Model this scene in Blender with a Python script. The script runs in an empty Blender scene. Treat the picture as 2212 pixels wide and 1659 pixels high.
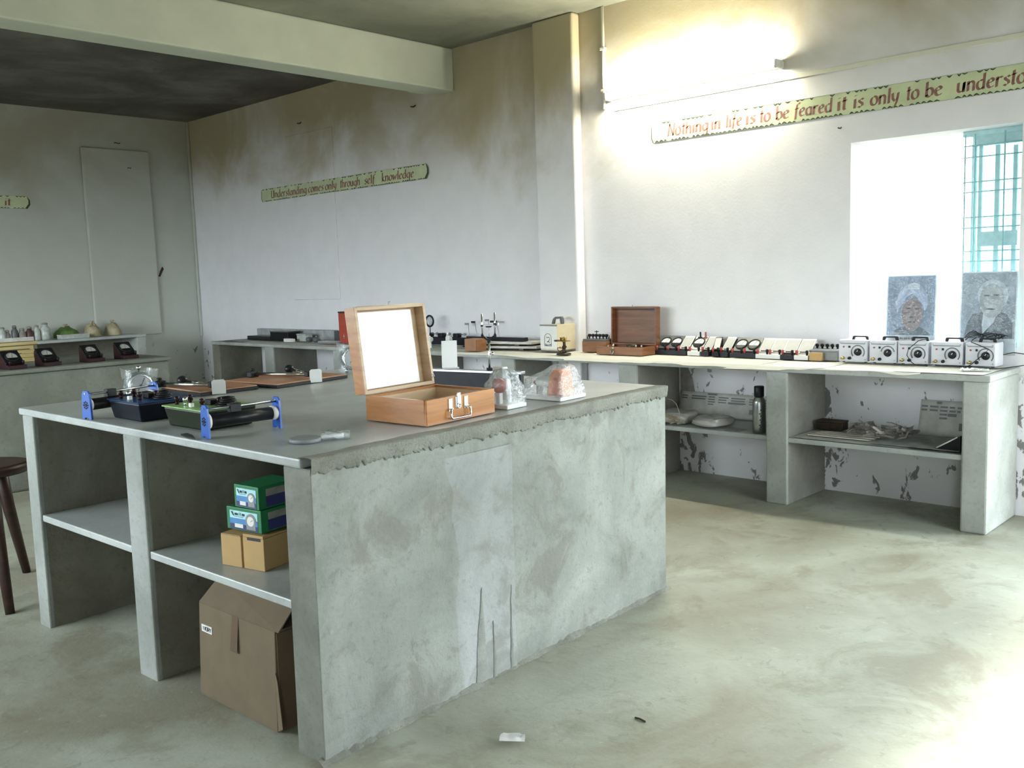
import bpy, bmesh, math, random
from mathutils import Matrix, Vector, noise
C = bpy.context.scene.collection
SC = bpy.context.scene
PI = math.pi
R0 = random.Random(7)

# ------------------------------------------------------------------ camera, world, lights, exposure
FPX, CAMH = 2033.741, 1.36
_a, _t, _r = math.radians(43.5395), math.radians(-6.5071), math.radians(-1.9284)
F = Vector((math.cos(_a)*math.cos(_t), math.sin(_a)*math.cos(_t), math.sin(_t)))
_R = F.cross(Vector((0, 0, 1))).normalized()
_U = _R.cross(F)
RV = math.cos(_r)*_R + math.sin(_r)*_U
UV = -math.sin(_r)*_R + math.cos(_r)*_U
cam_data = bpy.data.cameras.new('camera')
cam = bpy.data.objects.new('camera', cam_data)
C.objects.link(cam)
cam.matrix_world = Matrix(((RV.x, UV.x, -F.x, 0), (RV.y, UV.y, -F.y, 0), (RV.z, UV.z, -F.z, CAMH), (0, 0, 0, 1)))
cam_data.sensor_width = 36
cam_data.lens = FPX/2212*36
cam_data.clip_start = .05
SC.camera = cam
SC.view_settings.view_transform = 'Standard'
SC.view_settings.look = 'None'
SC.view_settings.gamma = 1
SC.view_settings.use_curve_mapping = False
SC.view_settings.exposure = 1.25
SC.cycles.use_denoising = True
SC.cycles.max_bounces = 10
SC.cycles.diffuse_bounces = 6
SC.cycles.transparent_max_bounces = 12
SC.cycles.sample_clamp_indirect = 6

world = bpy.data.worlds.new('world')
SC.world = world
world.use_nodes = True
_nt = world.node_tree
_nt.nodes.clear()
_o = _nt.nodes.new('ShaderNodeOutputWorld')
_b = _nt.nodes.new('ShaderNodeBackground')
_tc = _nt.nodes.new('ShaderNodeTexCoord')
_sp = _nt.nodes.new('ShaderNodeSeparateXYZ')
_cr = _nt.nodes.new('ShaderNodeValToRGB')
_mr = _nt.nodes.new('ShaderNodeMapRange')
_mr.inputs[1].default_value = -1
_mr.inputs[2].default_value = 1
_nt.links.new(_tc.outputs['Generated'], _sp.inputs[0])
_nt.links.new(_sp.outputs[2], _mr.inputs[0])
_nt.links.new(_mr.outputs[0], _cr.inputs[0])
_e = _cr.color_ramp.elements
_e[0].position = .485
_e[0].color = (.10, .105, .085, 1)
_e[1].position = .51
_e[1].color = (.86, .97, 1, 1)
_nt.links.new(_cr.outputs[0], _b.inputs[0])
_b.inputs[1].default_value = 6.0
_nt.links.new(_b.outputs[0], _o.inputs[0])

# hazy sun: through the window behind the photographer it reaches the floor just inside the frame's corner
_s = bpy.data.lights.new('sun', 'SUN')
_s.energy = 7
_s.angle = math.radians(5)
_s.color = (1, .98, .93)
_so = bpy.data.objects.new('sun', _s)
C.objects.link(_so)
_so.location = (3, -6, 6)
_so.rotation_euler = Vector((-.06, 1, -.755)).to_track_quat('-Z', 'Y').to_euler()

def portal(name, loc, d, sx, sy):
    """daylight enters through this opening (a sampling portal for the sky)"""
    l = bpy.data.lights.new(name, 'AREA')
    l.shape = 'RECTANGLE'
    l.size, l.size_y = sx, sy
    l.cycles.is_portal = True
    o = bpy.data.objects.new(name, l)
    C.objects.link(o)
    o.location = loc
    o.rotation_euler = Vector(d).to_track_quat('-Z', 'Y').to_euler()

# ------------------------------------------------------------------ measures (metres) and picking helpers
XW, YL, ZC = 5.41, 10.02, 3.197          # window wall, end wall, ceiling
XN, YN = -2.0, -1.9                      # walls behind the photographer
XB, HB = 4.913, .80                      # front of the long bench, its height
HT, TX, TY, TR = .881, 1.453, 2.163, .046   # island table: height, near corner, yaw
def ray(u, v): return F + RV*((u-1106)/FPX) - UV*((v-829.5)/FPX)
def onZ(u, v, z): d = ray(u, v); return Vector((0, 0, CAMH)) + d*((z-CAMH)/d.z)
def onX(u, v, x): d = ray(u, v); return Vector((0, 0, CAMH)) + d*(x/d.x)
def onY(u, v, y): d = ray(u, v); return Vector((0, 0, CAMH)) + d*(y/d.y)
TT = .0115                               # the table stands slightly out of level
MT = Matrix.Translation((TX, TY, 0)) @ Matrix.Rotation(TR, 4, 'Z') @ Matrix.Rotation(TT, 4, 'X')
MTI = MT.inverted()
def top(u, v, h=0, z0=HT):
    o, d = MTI @ Vector((0, 0, CAMH)), MTI.to_3x3() @ ray(u, v)
    return o + d*((z0+h-o.z)/d.z)
class Tab(tuple): pass                   # a place in the island table's own frame
def tloc(x, y, z=HT+.0012): return Tab((x, y, z))

portal('sky_light_window', (XW+.19, 1.92, 1.48), (-1, 0, 0), 1.15, .92)
portal('sky_light_door', (XW+.19, -.1, 1.2), (-1, 0, 0), 2.4, 2.0)
portal('sky_light_near', (3.5, YN-.19, 1.5), (0, 1, 0), 2.6, 1.5)
portal('sky_light_side', (XN-.19, -1.2, 1.15), (1, 0, 0), 2.3, 1.0)
portal('sky_light_side_far', (XN-.19, 6.0, 1.8), (1, 0, 0), 1.8, 5.0)

# ------------------------------------------------------------------ materials
MATS = {}
class NT:
    def __init__(s, name):
        s.m = bpy.data.materials.new(name)
        s.m.use_nodes = True
        s.t = s.m.node_tree
        s.b = s.t.nodes['Principled BSDF']
        s.out = s.t.nodes['Material Output']
        s._pos = None
    def n(s, ty, **k):
        x = s.t.nodes.new(ty)
        for a, b in k.items(): setattr(x, a, b)
        return x
    def l(s, a, b): s.t.links.new(a, b)
    def pos(s, obj=True):
        if s._pos is None:
            s._pos = s.n('ShaderNodeTexCoord').outputs['Object']
        return s._pos
    def scaled(s, sx, sy, sz):
        m = s.n('ShaderNodeMapping')
        m.inputs['Scale'].default_value = (sx, sy, sz)
        s.l(s.pos(), m.inputs[0])
        return m.outputs[0]
    def noise(s, scale, detail=4, rough=.55, vec=None, dist=0):
        x = s.n('ShaderNodeTexNoise')
        x.inputs['Scale'].default_value = scale
        x.inputs['Detail'].default_value = detail
        x.inputs['Roughness'].default_value = rough
        x.inputs['Distortion'].default_value = dist
        s.l(vec or s.pos(), x.inputs['Vector'])
        return x.outputs['Fac']
    def ramp(s, fac, stops):
        x = s.n('ShaderNodeValToRGB')
        e = x.color_ramp.elements
        while len(e) < len(stops): e.new(.5)
        for i, (p, c) in enumerate(stops):
            e[i].position = p
            e[i].color = (*c, 1) if len(c) == 3 else c
        s.l(fac, x.inputs[0])
        return x.outputs[0]
    def step(s, fac, lo, hi):
        x = s.n('ShaderNodeMapRange')
        x.interpolation_type = 'SMOOTHSTEP'
        x.inputs[1].default_value, x.inputs[2].default_value = lo, hi
        if hasattr(fac, 'links'): s.l(fac, x.inputs[0])
        return x.outputs[0]
    def math(s, op, a, b=None):
        x = s.n('ShaderNodeMath', operation=op)
        for i, v in enumerate((a, b)):
            if v is None: continue
            if isinstance(v, (int, float)): x.inputs[i].default_value = v
            else: s.l(v, x.inputs[i])
        return x.outputs[0]
    def mix(s, fac, a, b):
        x = s.n('ShaderNodeMix', data_type='RGBA')
        for i, v in ((0, fac), (6, a), (7, b)):
            if isinstance(v, (int, float)): x.inputs[i].default_value = v
            elif isinstance(v, tuple): x.inputs[i].default_value = (*v, 1)
            else: s.l(v, x.inputs[i])
        return x.outputs[2]
    def bump(s, h, strength=.3, dist=.01):
        x = s.n('ShaderNodeBump')
        x.inputs['Strength'].default_value = strength
        x.inputs['Distance'].default_value = dist
        s.l(h, x.inputs['Height'])
        s.l(x.outputs[0], s.b.inputs['Normal'])
    def col(s, c):
        if isinstance(c, tuple): s.b.inputs['Base Color'].default_value = (*c, 1)
        else: s.l(c, s.b.inputs['Base Color'])
    def set(s, **k):
        for a, v in k.items(): s.b.inputs[a.replace('_', ' ')].default_value = v

def simple(name, c, rough=.5, metal=0, vary=.12, scale=30, bump=0, coat=0, spec=.5):
    """plain paint, plastic or metal with a little wear in its tone"""
    t = NT(name)
    f = t.noise(scale, 3)
    d = tuple(max(0, x*(1-vary)) for x in c)
    u = tuple(min(1, x*(1+vary)) for x in c)
    t.col(t.ramp(f, [(.3, d), (.7, u)]))
    t.set(Roughness=rough, Metallic=metal, Specular_IOR_Level=spec)
    if coat: t.set(Coat_Weight=coat)
    if bump: t.bump(t.noise(scale*4, 4), bump, .004)
    MATS[name] = t.m
    return t.m

def concrete(name, lo, mid, hi, scale=2.2, dust=None, bump=.35, rough=.85, fine=.35, stain=None, speck=0):
    t = NT(name)
    a = t.noise(scale, 6, .6, dist=.4)
    c = t.ramp(a, [(.28, lo), (.5, mid), (.72, hi)])
    b = t.noise(scale*16, 5, .65)
    c = t.mix(t.math('MULTIPLY', t.step(b, .52, .75), fine), c, tuple(x*.62 for x in lo))
    if dust:
        c = t.mix(t.math('MULTIPLY', t.step(t.noise(scale*.8, 5, .6, dist=1), .48, .68), .75), c, dust)
    if stain:
        c = t.mix(t.math('MULTIPLY', t.step(t.noise(scale*1.7, 7, .68, dist=.7), .5, .64), .55), c, stain)
    if speck:
        c = t.mix(t.math('MULTIPLY', t.step(t.noise(scale*9, 6, .72, dist=.5), .57, .66), speck), c, tuple(x*.72 for x in lo))
        c = t.mix(t.math('MULTIPLY', t.step(t.noise(scale*13, 5, .7), .62, .7), speck*.8), c, tuple(min(1, x*1.15) for x in hi))
    t.col(c)
    t.set(Roughness=rough)
    t.bump(t.noise(scale*22, 8, .7), bump, .012)
    MATS[name] = t.m
    return t.m

def wood(name, dark, light, sx=3, sy=30, sz=30, rough=.4, coat=0):
    t = NT(name)
    v = t.scaled(sx, sy, sz)
    f = t.noise(1.6, 5, .6, vec=v, dist=.6)
    t.col(t.ramp(f, [(.3, dark), (.68, light)]))
    t.set(Roughness=rough)
    if coat: t.set(Coat_Weight=coat, Coat_Roughness=.15)
    t.bump(f, .06, .003)
    MATS[name] = t.m
    return t.m

def film(name, tint=(.95, .98, 1), body=.16, rough=.12, gloss=.55):
    """thin clear polythene: see-through sheet with a milky share and sharp reflections"""
    t = NT(name)
    tr = t.n('ShaderNodeBsdfTransparent')
    tr.inputs[0].default_value = (*tint, 1)
    gl = t.n('ShaderNodeBsdfGlossy')
    gl.inputs['Roughness'].default_value = rough
    df = t.n('ShaderNodeBsdfDiffuse')
    df.inputs[0].default_value = (*tint, 1)
    lw = t.n('ShaderNodeLayerWeight')
    lw.inputs[0].default_value = .35
    bp = t.n('ShaderNodeBump')
    bp.inputs['Strength'].default_value = .7
    bp.inputs['Distance'].default_value = .01
    t.l(t.noise(55, 3, .5), bp.inputs['Height'])
    for x in (gl, lw): t.l(bp.outputs[0], x.inputs['Normal'])
    m1 = t.n('ShaderNodeMixShader')
    m1.inputs[0].default_value = body
    t.l(tr.outputs[0], m1.inputs[1])
    t.l(df.outputs[0], m1.inputs[2])
    m2 = t.n('ShaderNodeMixShader')
    fr = t.math('MULTIPLY', lw.outputs['Fresnel'], gloss)
    t.l(t.math('ADD', fr, .05), m2.inputs[0])
    t.l(m1.outputs[0], m2.inputs[1])
    t.l(gl.outputs[0], m2.inputs[2])
    t.l(m2.outputs[0], t.out.inputs[0])
    MATS[name] = t.m

def emit(name, c, s):
    t = NT(name)
    t.col((.9, .9, .9))
    t.set(Emission_Color=(*c, 1), Emission_Strength=s)
    MATS[name] = t.m

def build_mats():
    # limewashed walls: white below, light falloff towards the ceiling painted in as ragged olive
    for nm, base, top_shade in (('wall_paint', (.76, .745, .775), (.37, .305, .17)), ('wall_paint_end', (.50, .52, .475), (.33, .315, .24))):
        t = NT(nm)
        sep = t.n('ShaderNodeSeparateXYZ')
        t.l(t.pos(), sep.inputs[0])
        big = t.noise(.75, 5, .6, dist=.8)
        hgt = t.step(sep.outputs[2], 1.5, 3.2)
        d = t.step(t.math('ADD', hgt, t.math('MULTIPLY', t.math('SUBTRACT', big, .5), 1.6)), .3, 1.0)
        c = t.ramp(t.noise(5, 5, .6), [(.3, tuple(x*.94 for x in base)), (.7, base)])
        c = t.mix(t.math('MULTIPLY', d, .9), c, top_shade)
        # cement splashes and flaked lime low down, thickest where the bench piers meet the wall
        low = t.math('SUBTRACT', 1, t.step(sep.outputs[2], .66, .80))
        near = None
        for yp in (1.5, 2.62, 3.60, 4.70):
            q = t.math('SUBTRACT', 1, t.step(t.math('ABSOLUTE', t.math('SUBTRACT', sep.outputs[1], yp)), .05, .34))
            near = q if near is None else t.math('MAXIMUM', near, q)
        spots = t.noise(13, 5, .62, vec=t.scaled(1, 1, .62), dist=.5)
        thr = t.math('ADD', spots, t.math('MULTIPLY', near, .13))
        s_ = t.math('MULTIPLY', t.step(thr, .625, .655), low)
        c = t.mix(t.math('MULTIPLY', s_, .85), c, (.12, .11, .10))
        # grey unpainted cement left under slab and shelf
        t.col(c)
        t.set(Roughness=.9)
        t.bump(t.noise(60, 5, .6), .15, .006)
        MATS[nm] = t.m
    concrete('ceiling_cement', (.05, .042, .036), (.105, .093, .08), (.20, .185, .16), scale=1.1, bump=.3, fine=.3)
    concrete('ceiling_near', (.10, .10, .078), (.19, .195, .15), (.28, .29, .225), scale=.9, bump=.2, fine=.15)  # lighter, greener tone for the near bay
    simple('beam_limewash', (.50, .53, .44), .9, vary=.06, scale=4, bump=.15)
    concrete('floor_cement', (.27, .265, .21), (.36, .37, .30), (.48, .51, .44), scale=1.3, dust=(.255, .235, .175), bump=.25, rough=.5, fine=.2, stain=(.225, .20, .14), speck=.4)
    concrete('table_cement', (.17, .18, .162), (.255, .272, .248), (.36, .378, .35), scale=2.6, bump=.5, stain=(.165, .155, .13), speck=.35)
    concrete('table_patch', (.21, .225, .215), (.295, .31, .30), (.385, .40, .40), scale=2.6, bump=.4, fine=.3, stain=(.19, .185, .165), speck=.3)
    concrete('pier_cement', (.26, .275, .25), (.36, .375, .35), (.46, .48, .46), scale=3, bump=.3)
    concrete('slab_stone', (.29, .31, .305), (.385, .41, .405), (.475, .50, .495), scale=3, bump=.06, rough=.3, speck=.15)
    concrete('bay_cement_shade', (.12, .11, .085), (.19, .18, .14), (.27, .265, .225), scale=2.4, bump=.35)  # unfinished cement, darkened further for the shade inside the bays
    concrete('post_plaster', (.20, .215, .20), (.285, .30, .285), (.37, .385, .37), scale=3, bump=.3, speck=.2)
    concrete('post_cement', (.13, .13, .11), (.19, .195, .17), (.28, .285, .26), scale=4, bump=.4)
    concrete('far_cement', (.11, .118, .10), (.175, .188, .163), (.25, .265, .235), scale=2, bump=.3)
    concrete('bay_cement_grey_shade', (.17, .16, .14), (.235, .225, .20), (.31, .30, .275), scale=2.8, bump=.3)  # grey cement of the bench bays with their shade painted in
    concrete('rough_mortar_grey', (.17, .175, .16), (.235, .245, .225), (.31, .32, .295), scale=5, bump=.5)
    concrete('rough_mortar', (.215, .208, .175), (.315, .312, .27), (.42, .42, .37), scale=6, bump=1, fine=.6)
    simple('quote_green', (.54, .59, .38), .85, vary=.12, scale=6)
    simple('quote_red', (.25, .115, .095), .8, vary=.25, scale=40)
    simple('quote_black', (.035, .05, .03), .8, vary=.3, scale=30)
    wood('box_wood', (.30, .105, .022), (.46, .19, .045), 2, 3, 22, .35, .4)
    wood('box_wood_pale', (.42, .28, .16), (.56, .41, .26), 2, 3, 22, .45)
    wood('walnut', (.10, .035, .013), (.22, .085, .03), 2, 3, 20, .4, .2)
    wood('teak', (.15, .06, .022), (.30, .13, .05), 2, 3, 20, .45)
    wood('stool_wood', (.018, .008, .006), (.05, .018, .012), 3, 3, 20, .45)
    wood('hardboard', (.27, .13, .07), (.38, .20, .11), 4, 4, 4, .55)
    wood('yellow_plank', (.36, .27, .10), (.52, .42, .2), 2, 20, 20, .6)
    simple('white_laminate', (.90, .90, .90), .14, vary=.01)
    simple('white_plastic', (.66, .66, .645), .4, vary=.03)
    simple('grey_white_paint', (.54, .54, .58), .38, vary=.04)
    simple('cream_paint', (.60, .52, .36), .45, vary=.05)
    simple('black_plastic', (.012, .012, .014), .35, vary=.2, spec=.22)
    simple('black_metal', (.018, .018, .024), .42, .1, vary=.2, spec=.22)
    simple('dark_grey_plastic', (.095, .10, .105), .42, vary=.12)
    simple('grey_plastic', (.22, .23, .24), .5, vary=.1)
    simple('red_plastic', (.34, .055, .055), .4, vary=.1)
    simple('red_paint', (.36, .055, .035), .5, vary=.1)
    simple('maroon_plastic', (.022, .007, .009), .4, vary=.2, spec=.22)
    simple('blue_enamel', (.02, .095, .42), .35, vary=.08)
    simple('blue_panel', (.010, .04, .13), .3, vary=.15, spec=.22)
    simple('navy_case', (.003, .005, .012), .4, vary=.2, spec=.22)
    simple('green_panel', (.22, .40, .13), .3, vary=.08)
    simple('green_case', (.007, .014, .004), .4, vary=.2, spec=.22)
    simple('orange_plastic', (.80, .25, .09), .45, vary=.08)
    simple('chrome', (.72, .73, .74), .16, 1, vary=.05)
    simple('steel', (.42, .44, .46), .3, 1, vary=.08)
    simple('brass', (.45, .34, .13), .3, 1, vary=.1)
    simple('dark_bronze', (.05, .038, .022), .4, .6, vary=.2)
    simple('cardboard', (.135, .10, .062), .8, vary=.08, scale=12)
    simple('cardboard_shade', (.105, .068, .038), .8, vary=.1, scale=12)  # carton side's shade put into a darker cardboard; the tape shares it
    simple('tan_card', (.43, .28, .12), .75, vary=.06, scale=10)
    simple('green_card', (.012, .155, .055), .5, vary=.1)
    simple('label_white', (.68, .68, .665), .6, vary=.03)
    simple('label_sky', (.38, .66, .72), .5, vary=.1)
    simple('label_blue', (.06, .22, .50), .5, vary=.1)
    simple('label_navy', (.03, .035, .13), .5, vary=.1)
    simple('pale_card', (.40, .405, .40), .5, vary=.05)
    simple('ink', (.03, .03, .04), .7, vary=.2)
    simple('rust_iron', (.05, .03, .02), .7, .3, vary=.4)
    simple('teal_paint', (.42, .63, .66), .5, vary=.08)
    simple('teal_dark', (.30, .52, .54), .5, vary=.08)
    simple('pvc_white', (.66, .64, .54), .45, vary=.03)
    simple('leaf_green', (.10, .20, .04), .6, vary=.3)
    simple('dusty_bag', (.36, .31, .19), .6, vary=.2)
    simple('dusty_grey', (.26, .24, .22), .8, vary=.25, scale=18)
    simple('jute', (.35, .29, .21), .85, vary=.2)
    simple('glass_dusty', (.42, .45, .42), .25, vary=.2)
    simple('foil', (.7, .71, .74), .22, .9, vary=.2, scale=60, bump=.5)
    simple('portrait_ground', (.11, .165, .23), .35, vary=.3, scale=8)
    simple('portrait_ground_grey', (.24, .27, .29), .35, vary=.3, scale=8)
    simple('turban_cloth', (.45, .50, .60), .5, vary=.12, scale=14)
    simple('skin_brown', (.24, .125, .10), .5, vary=.15, scale=20)
    simple('skin_pale', (.44, .43, .40), .5, vary=.1, scale=16)
    simple('hair_grey', (.58, .60, .60), .6, vary=.2, scale=40)
    simple('coat_dark', (.07, .09, .11), .5, vary=.2)
    simple('dark_brown', (.07, .035, .03), .5, vary=.2)  # printed eyes, noses and mouths, and the brown jar
    film('polythene', body=.17)
    film('lens_glass', body=.32, rough=.06)
    simple('clock_grey', (.09, .115, .13), .24, .4, vary=.2)
    film('wrap_film', (.85, .92, 1), .11, .05, .5)  # milky share stands in for glare haze on the wrapped portraits
    film('clear_film', body=.03, rough=.05)
    film('thin_bag', body=.06, rough=.07, gloss=.22)
    film('hazy_bag', (.8, .78, .74), .45, .2)
    film('cyan_pane', (.62, .95, .98), .30, .1)
    film('tube_glass', (.9, .95, .95), .1, .05)
    emit('tube_light', (1, .95, .74), 170)
    # newsprint: rows of broken grey lines
    t = NT('newsprint')
    v = t.scaled(55, 55, 1)
    w = t.n('ShaderNodeTexBrick')
    w.inputs['Scale'].default_value = 1
    w.inputs['Mortar Size'].default_value = .25
    w.inputs['Color1'].default_value = (.36, .36, .34, 1)
    w.inputs['Color2'].default_value = (.52, .52, .48, 1)
    w.inputs['Mortar'].default_value = (.60, .59, .54, 1)
    t.l(v, w.inputs[0])
    patch = t.step(t.noise(7, 2), .5, .58)
    t.col(t.mix(patch, (.60, .585, .53), w.outputs[0]))
    t.set(Roughness=.8)
    MATS['newsprint'] = t.m
    simple('newsprint_old', (.50, .49, .46), .85, vary=.18, scale=14)
    simple('newsprint_grey', (.33, .34, .34), .85, vary=.25, scale=16)
build_mats()
def M(n): return MATS[n]
# ------------------------------------------------------------------ mesh builder
class MB:
    def __init__(s):
        s.v, s.f, s.sm, s.mi = [], [], [], []
        s.X = Matrix.Identity(4)
        s.cur = 0
    def at(s, loc=(0, 0, 0), rz=0, rx=0, ry=0):
        s.X = Matrix.Translation(loc) @ Matrix.Rotation(rz, 4, 'Z') @ Matrix.Rotation(ry, 4, 'Y') @ Matrix.Rotation(rx, 4, 'X')
        return s
    def use(s, i): s.cur = i; return s
    def add(s, vs, fs, smooth=False):
        k = len(s.v)
        s.v += [s.X @ Vector(p) for p in vs]
        for f in fs:
            s.f.append([k+i for i in f]); s.sm.append(smooth); s.mi.append(s.cur)
        return s
    def box(s, x0, y0, z0, x1, y1, z1):
        return s.add([(x0,y0,z0),(x1,y0,z0),(x1,y1,z0),(x0,y1,z0),(x0,y0,z1),(x1,y0,z1),(x1,y1,z1),(x0,y1,z1)],
                     [(0,3,2,1),(4,5,6,7),(0,1,5,4),(1,2,6,5),(2,3,7,6),(3,0,4,7)])
    def cbox(s, c, d):
        return s.box(c[0]-d[0]/2, c[1]-d[1]/2, c[2]-d[2]/2, c[0]+d[0]/2, c[1]+d[1]/2, c[2]+d[2]/2)
    def prism(s, poly, a0, a1, axis='y'):
        """polygon in the two other axes, pushed along axis from a0 to a1"""
        n = len(poly)
        def mk(p, a):
            return {'x': (a, p[0], p[1]), 'y': (p[0], a, p[1]), 'z': (p[0], p[1], a)}[axis]
        vs = [mk(p, a0) for p in poly]+[mk(p, a1) for p in poly]
        fs = [list(range(n))[::-1], list(range(n, 2*n))]+[(i, (i+1) % n, n+(i+1) % n, n+i) for i in range(n)]
        return s.add(vs, fs)
    def tube(s, pts, r, n=8, caps=True, closed=False):
        pts = [Vector(p) for p in pts]
        rs = r if isinstance(r, (list, tuple)) else [r]*len(pts)
        vs, fs = [], []
        m = len(pts)
        ref = None
        for i, p in enumerate(pts):
            if closed: d = pts[(i+1) % m]-pts[i-1]
            else: d = pts[min(i+1, m-1)]-pts[max(i-1, 0)]
            d.normalize()
            if ref is None:
                ref = Vector((0, 0, 1)) if abs(d.z) < .9 else Vector((1, 0, 0))
            a = d.cross(ref).normalized(); b = a.cross(d).normalized(); ref = b
            for k in range(n):
                t = 2*PI*k/n
                vs.append(p+(a*math.cos(t)+b*math.sin(t))*rs[i])
        for i in range(m if closed else m-1):
            j = (i+1) % m
            for k in range(n):
                fs.append((i*n+k, i*n+(k+1) % n, j*n+(k+1) % n, j*n+k))
        s.add(vs, fs, n > 5)
        if caps and not closed:
            s.add(vs[:n], [list(range(n))[::-1]])
            s.add(vs[-n:], [list(range(n))])
        return s
    def rod(s, a, b, r, n=10): return s.tube([a, b], r, n)
    def lathe(s, prof, n=20, axis='z', smooth=True):
        vs, fs = [], []
        for (r, h) in prof:
            for k in range(n):
                t = 2*PI*k/n
                c, q = r*math.cos(t), r*math.sin(t)
                vs.append({'z': (c, q, h), 'y': (c, h, -q), 'x': (h, c, q)}[axis])
        m = len(prof)
        for i in range(m-1):
            for k in range(n):
                fs.append((i*n+k, i*n+(k+1) % n, (i+1)*n+(k+1) % n, (i+1)*n+k))
        s.add(vs, fs, smooth)
        if prof[0][0] > 1e-5: s.add(vs[:n], [list(range(n))[::-1]])
        if prof[-1][0] > 1e-5: s.add(vs[-n:], [list(range(n))])
        return s
    def ball(s, c, r, sz=(1, 1, 1), n=14, m=9):
        vs, fs = [], []
        for i in range(m+1):
            t = PI*i/m
            for k in range(n):
                u = 2*PI*k/n
                vs.append((c[0]+r*sz[0]*math.sin(t)*math.cos(u), c[1]+r*sz[1]*math.sin(t)*math.sin(u), c[2]-r*sz[2]*math.cos(t)))
        for i in range(m):
            for k in range(n):
                fs.append((i*n+k, i*n+(k+1) % n, (i+1)*n+(k+1) % n, (i+1)*n+k))
        return s.add(vs, fs, True)
    def ring(s, c, R, r, axis='y', a0=0, a1=2*PI, n=28, m=6):
        full = abs(a1-a0-2*PI) < 1e-4
        pts = []
        for i in range(n if full else n+1):
            t = a0+(a1-a0)*i/n
            x, y = R*math.cos(t), R*math.sin(t)
            pts.append({'y': (c[0]+x, c[1], c[2]+y), 'z': (c[0]+x, c[1]+y, c[2]), 'x': (c[0], c[1]+x, c[2]+y)}[axis])
        return s.tube(pts, r, m, closed=full)
    def arc_band(s, c, r0, r1, a0, a1, d0, d1, n=24):
        """flat annular sector in the x-z plane, thickness from y=d0 to d1"""
        vs, fs = [], []
        for i in range(n+1):
            t = a0+(a1-a0)*i/n
            for rr in (r0, r1):
                for dd in (d0, d1):
                    vs.append((c[0]+rr*math.cos(t), dd, c[1]+rr*math.sin(t)))
        for i in range(n):
            o = i*4; q = o+4
            fs += [(o, q, q+2, o+2), (o+1, o+3, q+3, q+1), (o, o+1, q+1, q), (o+2, q+2, q+3, o+3)]
        fs += [(0, 2, 3, 1), (n*4, n*4+1, n*4+3, n*4+2)]
        return s.add(vs, fs)
    def grid(s, nx, ny, fn, smooth=True):
        vs = [fn(i/nx, j/ny) for j in range(ny+1) for i in range(nx+1)]
        fs = [(j*(nx+1)+i, j*(nx+1)+i+1, (j+1)*(nx+1)+i+1, (j+1)*(nx+1)+i) for j in range(ny) for i in range(nx)]
        return s.add(vs, fs, smooth)
    def build(s, name, mats, parent=None, bevel=0, solid=0, seg=2):
        me = bpy.data.meshes.new(name)
        me.from_pydata([tuple(p) for p in s.v], [], s.f)
        for m in (mats if isinstance(mats, (list, tuple)) else [mats]): me.materials.append(MATS[m])
        me.polygons.foreach_set('use_smooth', s.sm)
        me.polygons.foreach_set('material_index', s.mi)
        bm = bmesh.new(); bm.from_mesh(me)
        bmesh.ops.remove_doubles(bm, verts=bm.verts, dist=1e-6)
        bmesh.ops.recalc_face_normals(bm, faces=bm.faces)
        bm.to_mesh(me); bm.free()
        o = bpy.data.objects.new(name, me)
        C.objects.link(o)
        if parent: o.parent = parent
        if solid:
            q = o.modifiers.new('thickness', 'SOLIDIFY'); q.thickness = solid; q.offset = 0
        if bevel:
            q = o.modifiers.new('edge', 'BEVEL'); q.width = bevel; q.segments = seg; q.limit_method = 'ANGLE'; q.angle_limit = .7
        return o

def tag(o, label, cat, group=None):
    o['label'] = label; o['category'] = cat
    if group: o['group'] = group
    return o
def thing(name, label, cat, loc=(0, 0, 0), rz=0, group=None):
    o = bpy.data.objects.new(name, None)
    o.empty_display_size = .05
    C.objects.link(o)
    if isinstance(loc, Tab): o.matrix_world = MT @ Matrix.Translation(loc) @ Matrix.Rotation(rz, 4, 'Z')
    else: o.location = loc; o.rotation_euler = (0, 0, rz)
    return tag(o, label, cat, group)
def struct(o):
    o['kind'] = 'structure'
    return o
def dup(root, loc, rz, label, group=None):
    """copy of a thing together with copies of its parts and sub-parts"""
    r = root.copy(); C.objects.link(r); r.location = loc; r.rotation_euler = (0, 0, rz)
    r['label'] = label
    if group: r['group'] = group
    for ch in list(root.children):
        c = ch.copy(); C.objects.link(c); c.parent = r
        for g in list(ch.children):
            d = g.copy(); C.objects.link(d); d.parent = c
    return r
def P(name, mat, parent, fn, bevel=0, **k):
    m = MB(); fn(m)
    return m.build(name, mat, parent, bevel, **k)

# ------------------------------------------------------------------ the room
BY0, BY1, BZ = 5.673, 5.91, 2.862
def wall_pieces(m, x0, x1, y0, y1, z0, z1, holes):
    """wall slab in the y-z plane with rectangular openings"""
    ys = sorted({y0, y1, *[h[0] for h in holes], *[h[1] for h in holes]})
    for a, b in zip(ys, ys[1:]):
        cuts = sorted([(h[2], h[3]) for h in holes if h[0] <= a and h[1] >= b])
        z = z0
        for c0, c1 in cuts:
            if c0 > z: m.box(x0, a, z, x1, b, c0)
            z = c1
        if z < z1: m.box(x0, a, z, x1, b, z1)
m = MB(); m.box(XN-.2, YN-.2, -.12, XW+.2, YL+.2, 0); struct(m.build('floor', 'floor_cement'))
m = MB(); m.box(XN-.2, YN-.2, ZC, XW+.2, 5.79, ZC+.15); struct(m.build('ceiling', 'ceiling_near'))
m = MB(); m.box(XN-.2, 5.79, ZC, XW+.2, YL+.2, ZC+.15); struct(m.build('ceiling', 'ceiling_cement'))
WY0, WY1, WZ0, WZ1 = 1.47, 2.375, .89, 2.062
m = MB(); wall_pieces(m, XW, XW+.2, YN-.2, YL+.2, 0, ZC, [(WY0, WY1, WZ0, WZ1), (-1.1, .9, 0, 2.4)])
struct(m.build('wall_right', 'wall_paint'))
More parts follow.
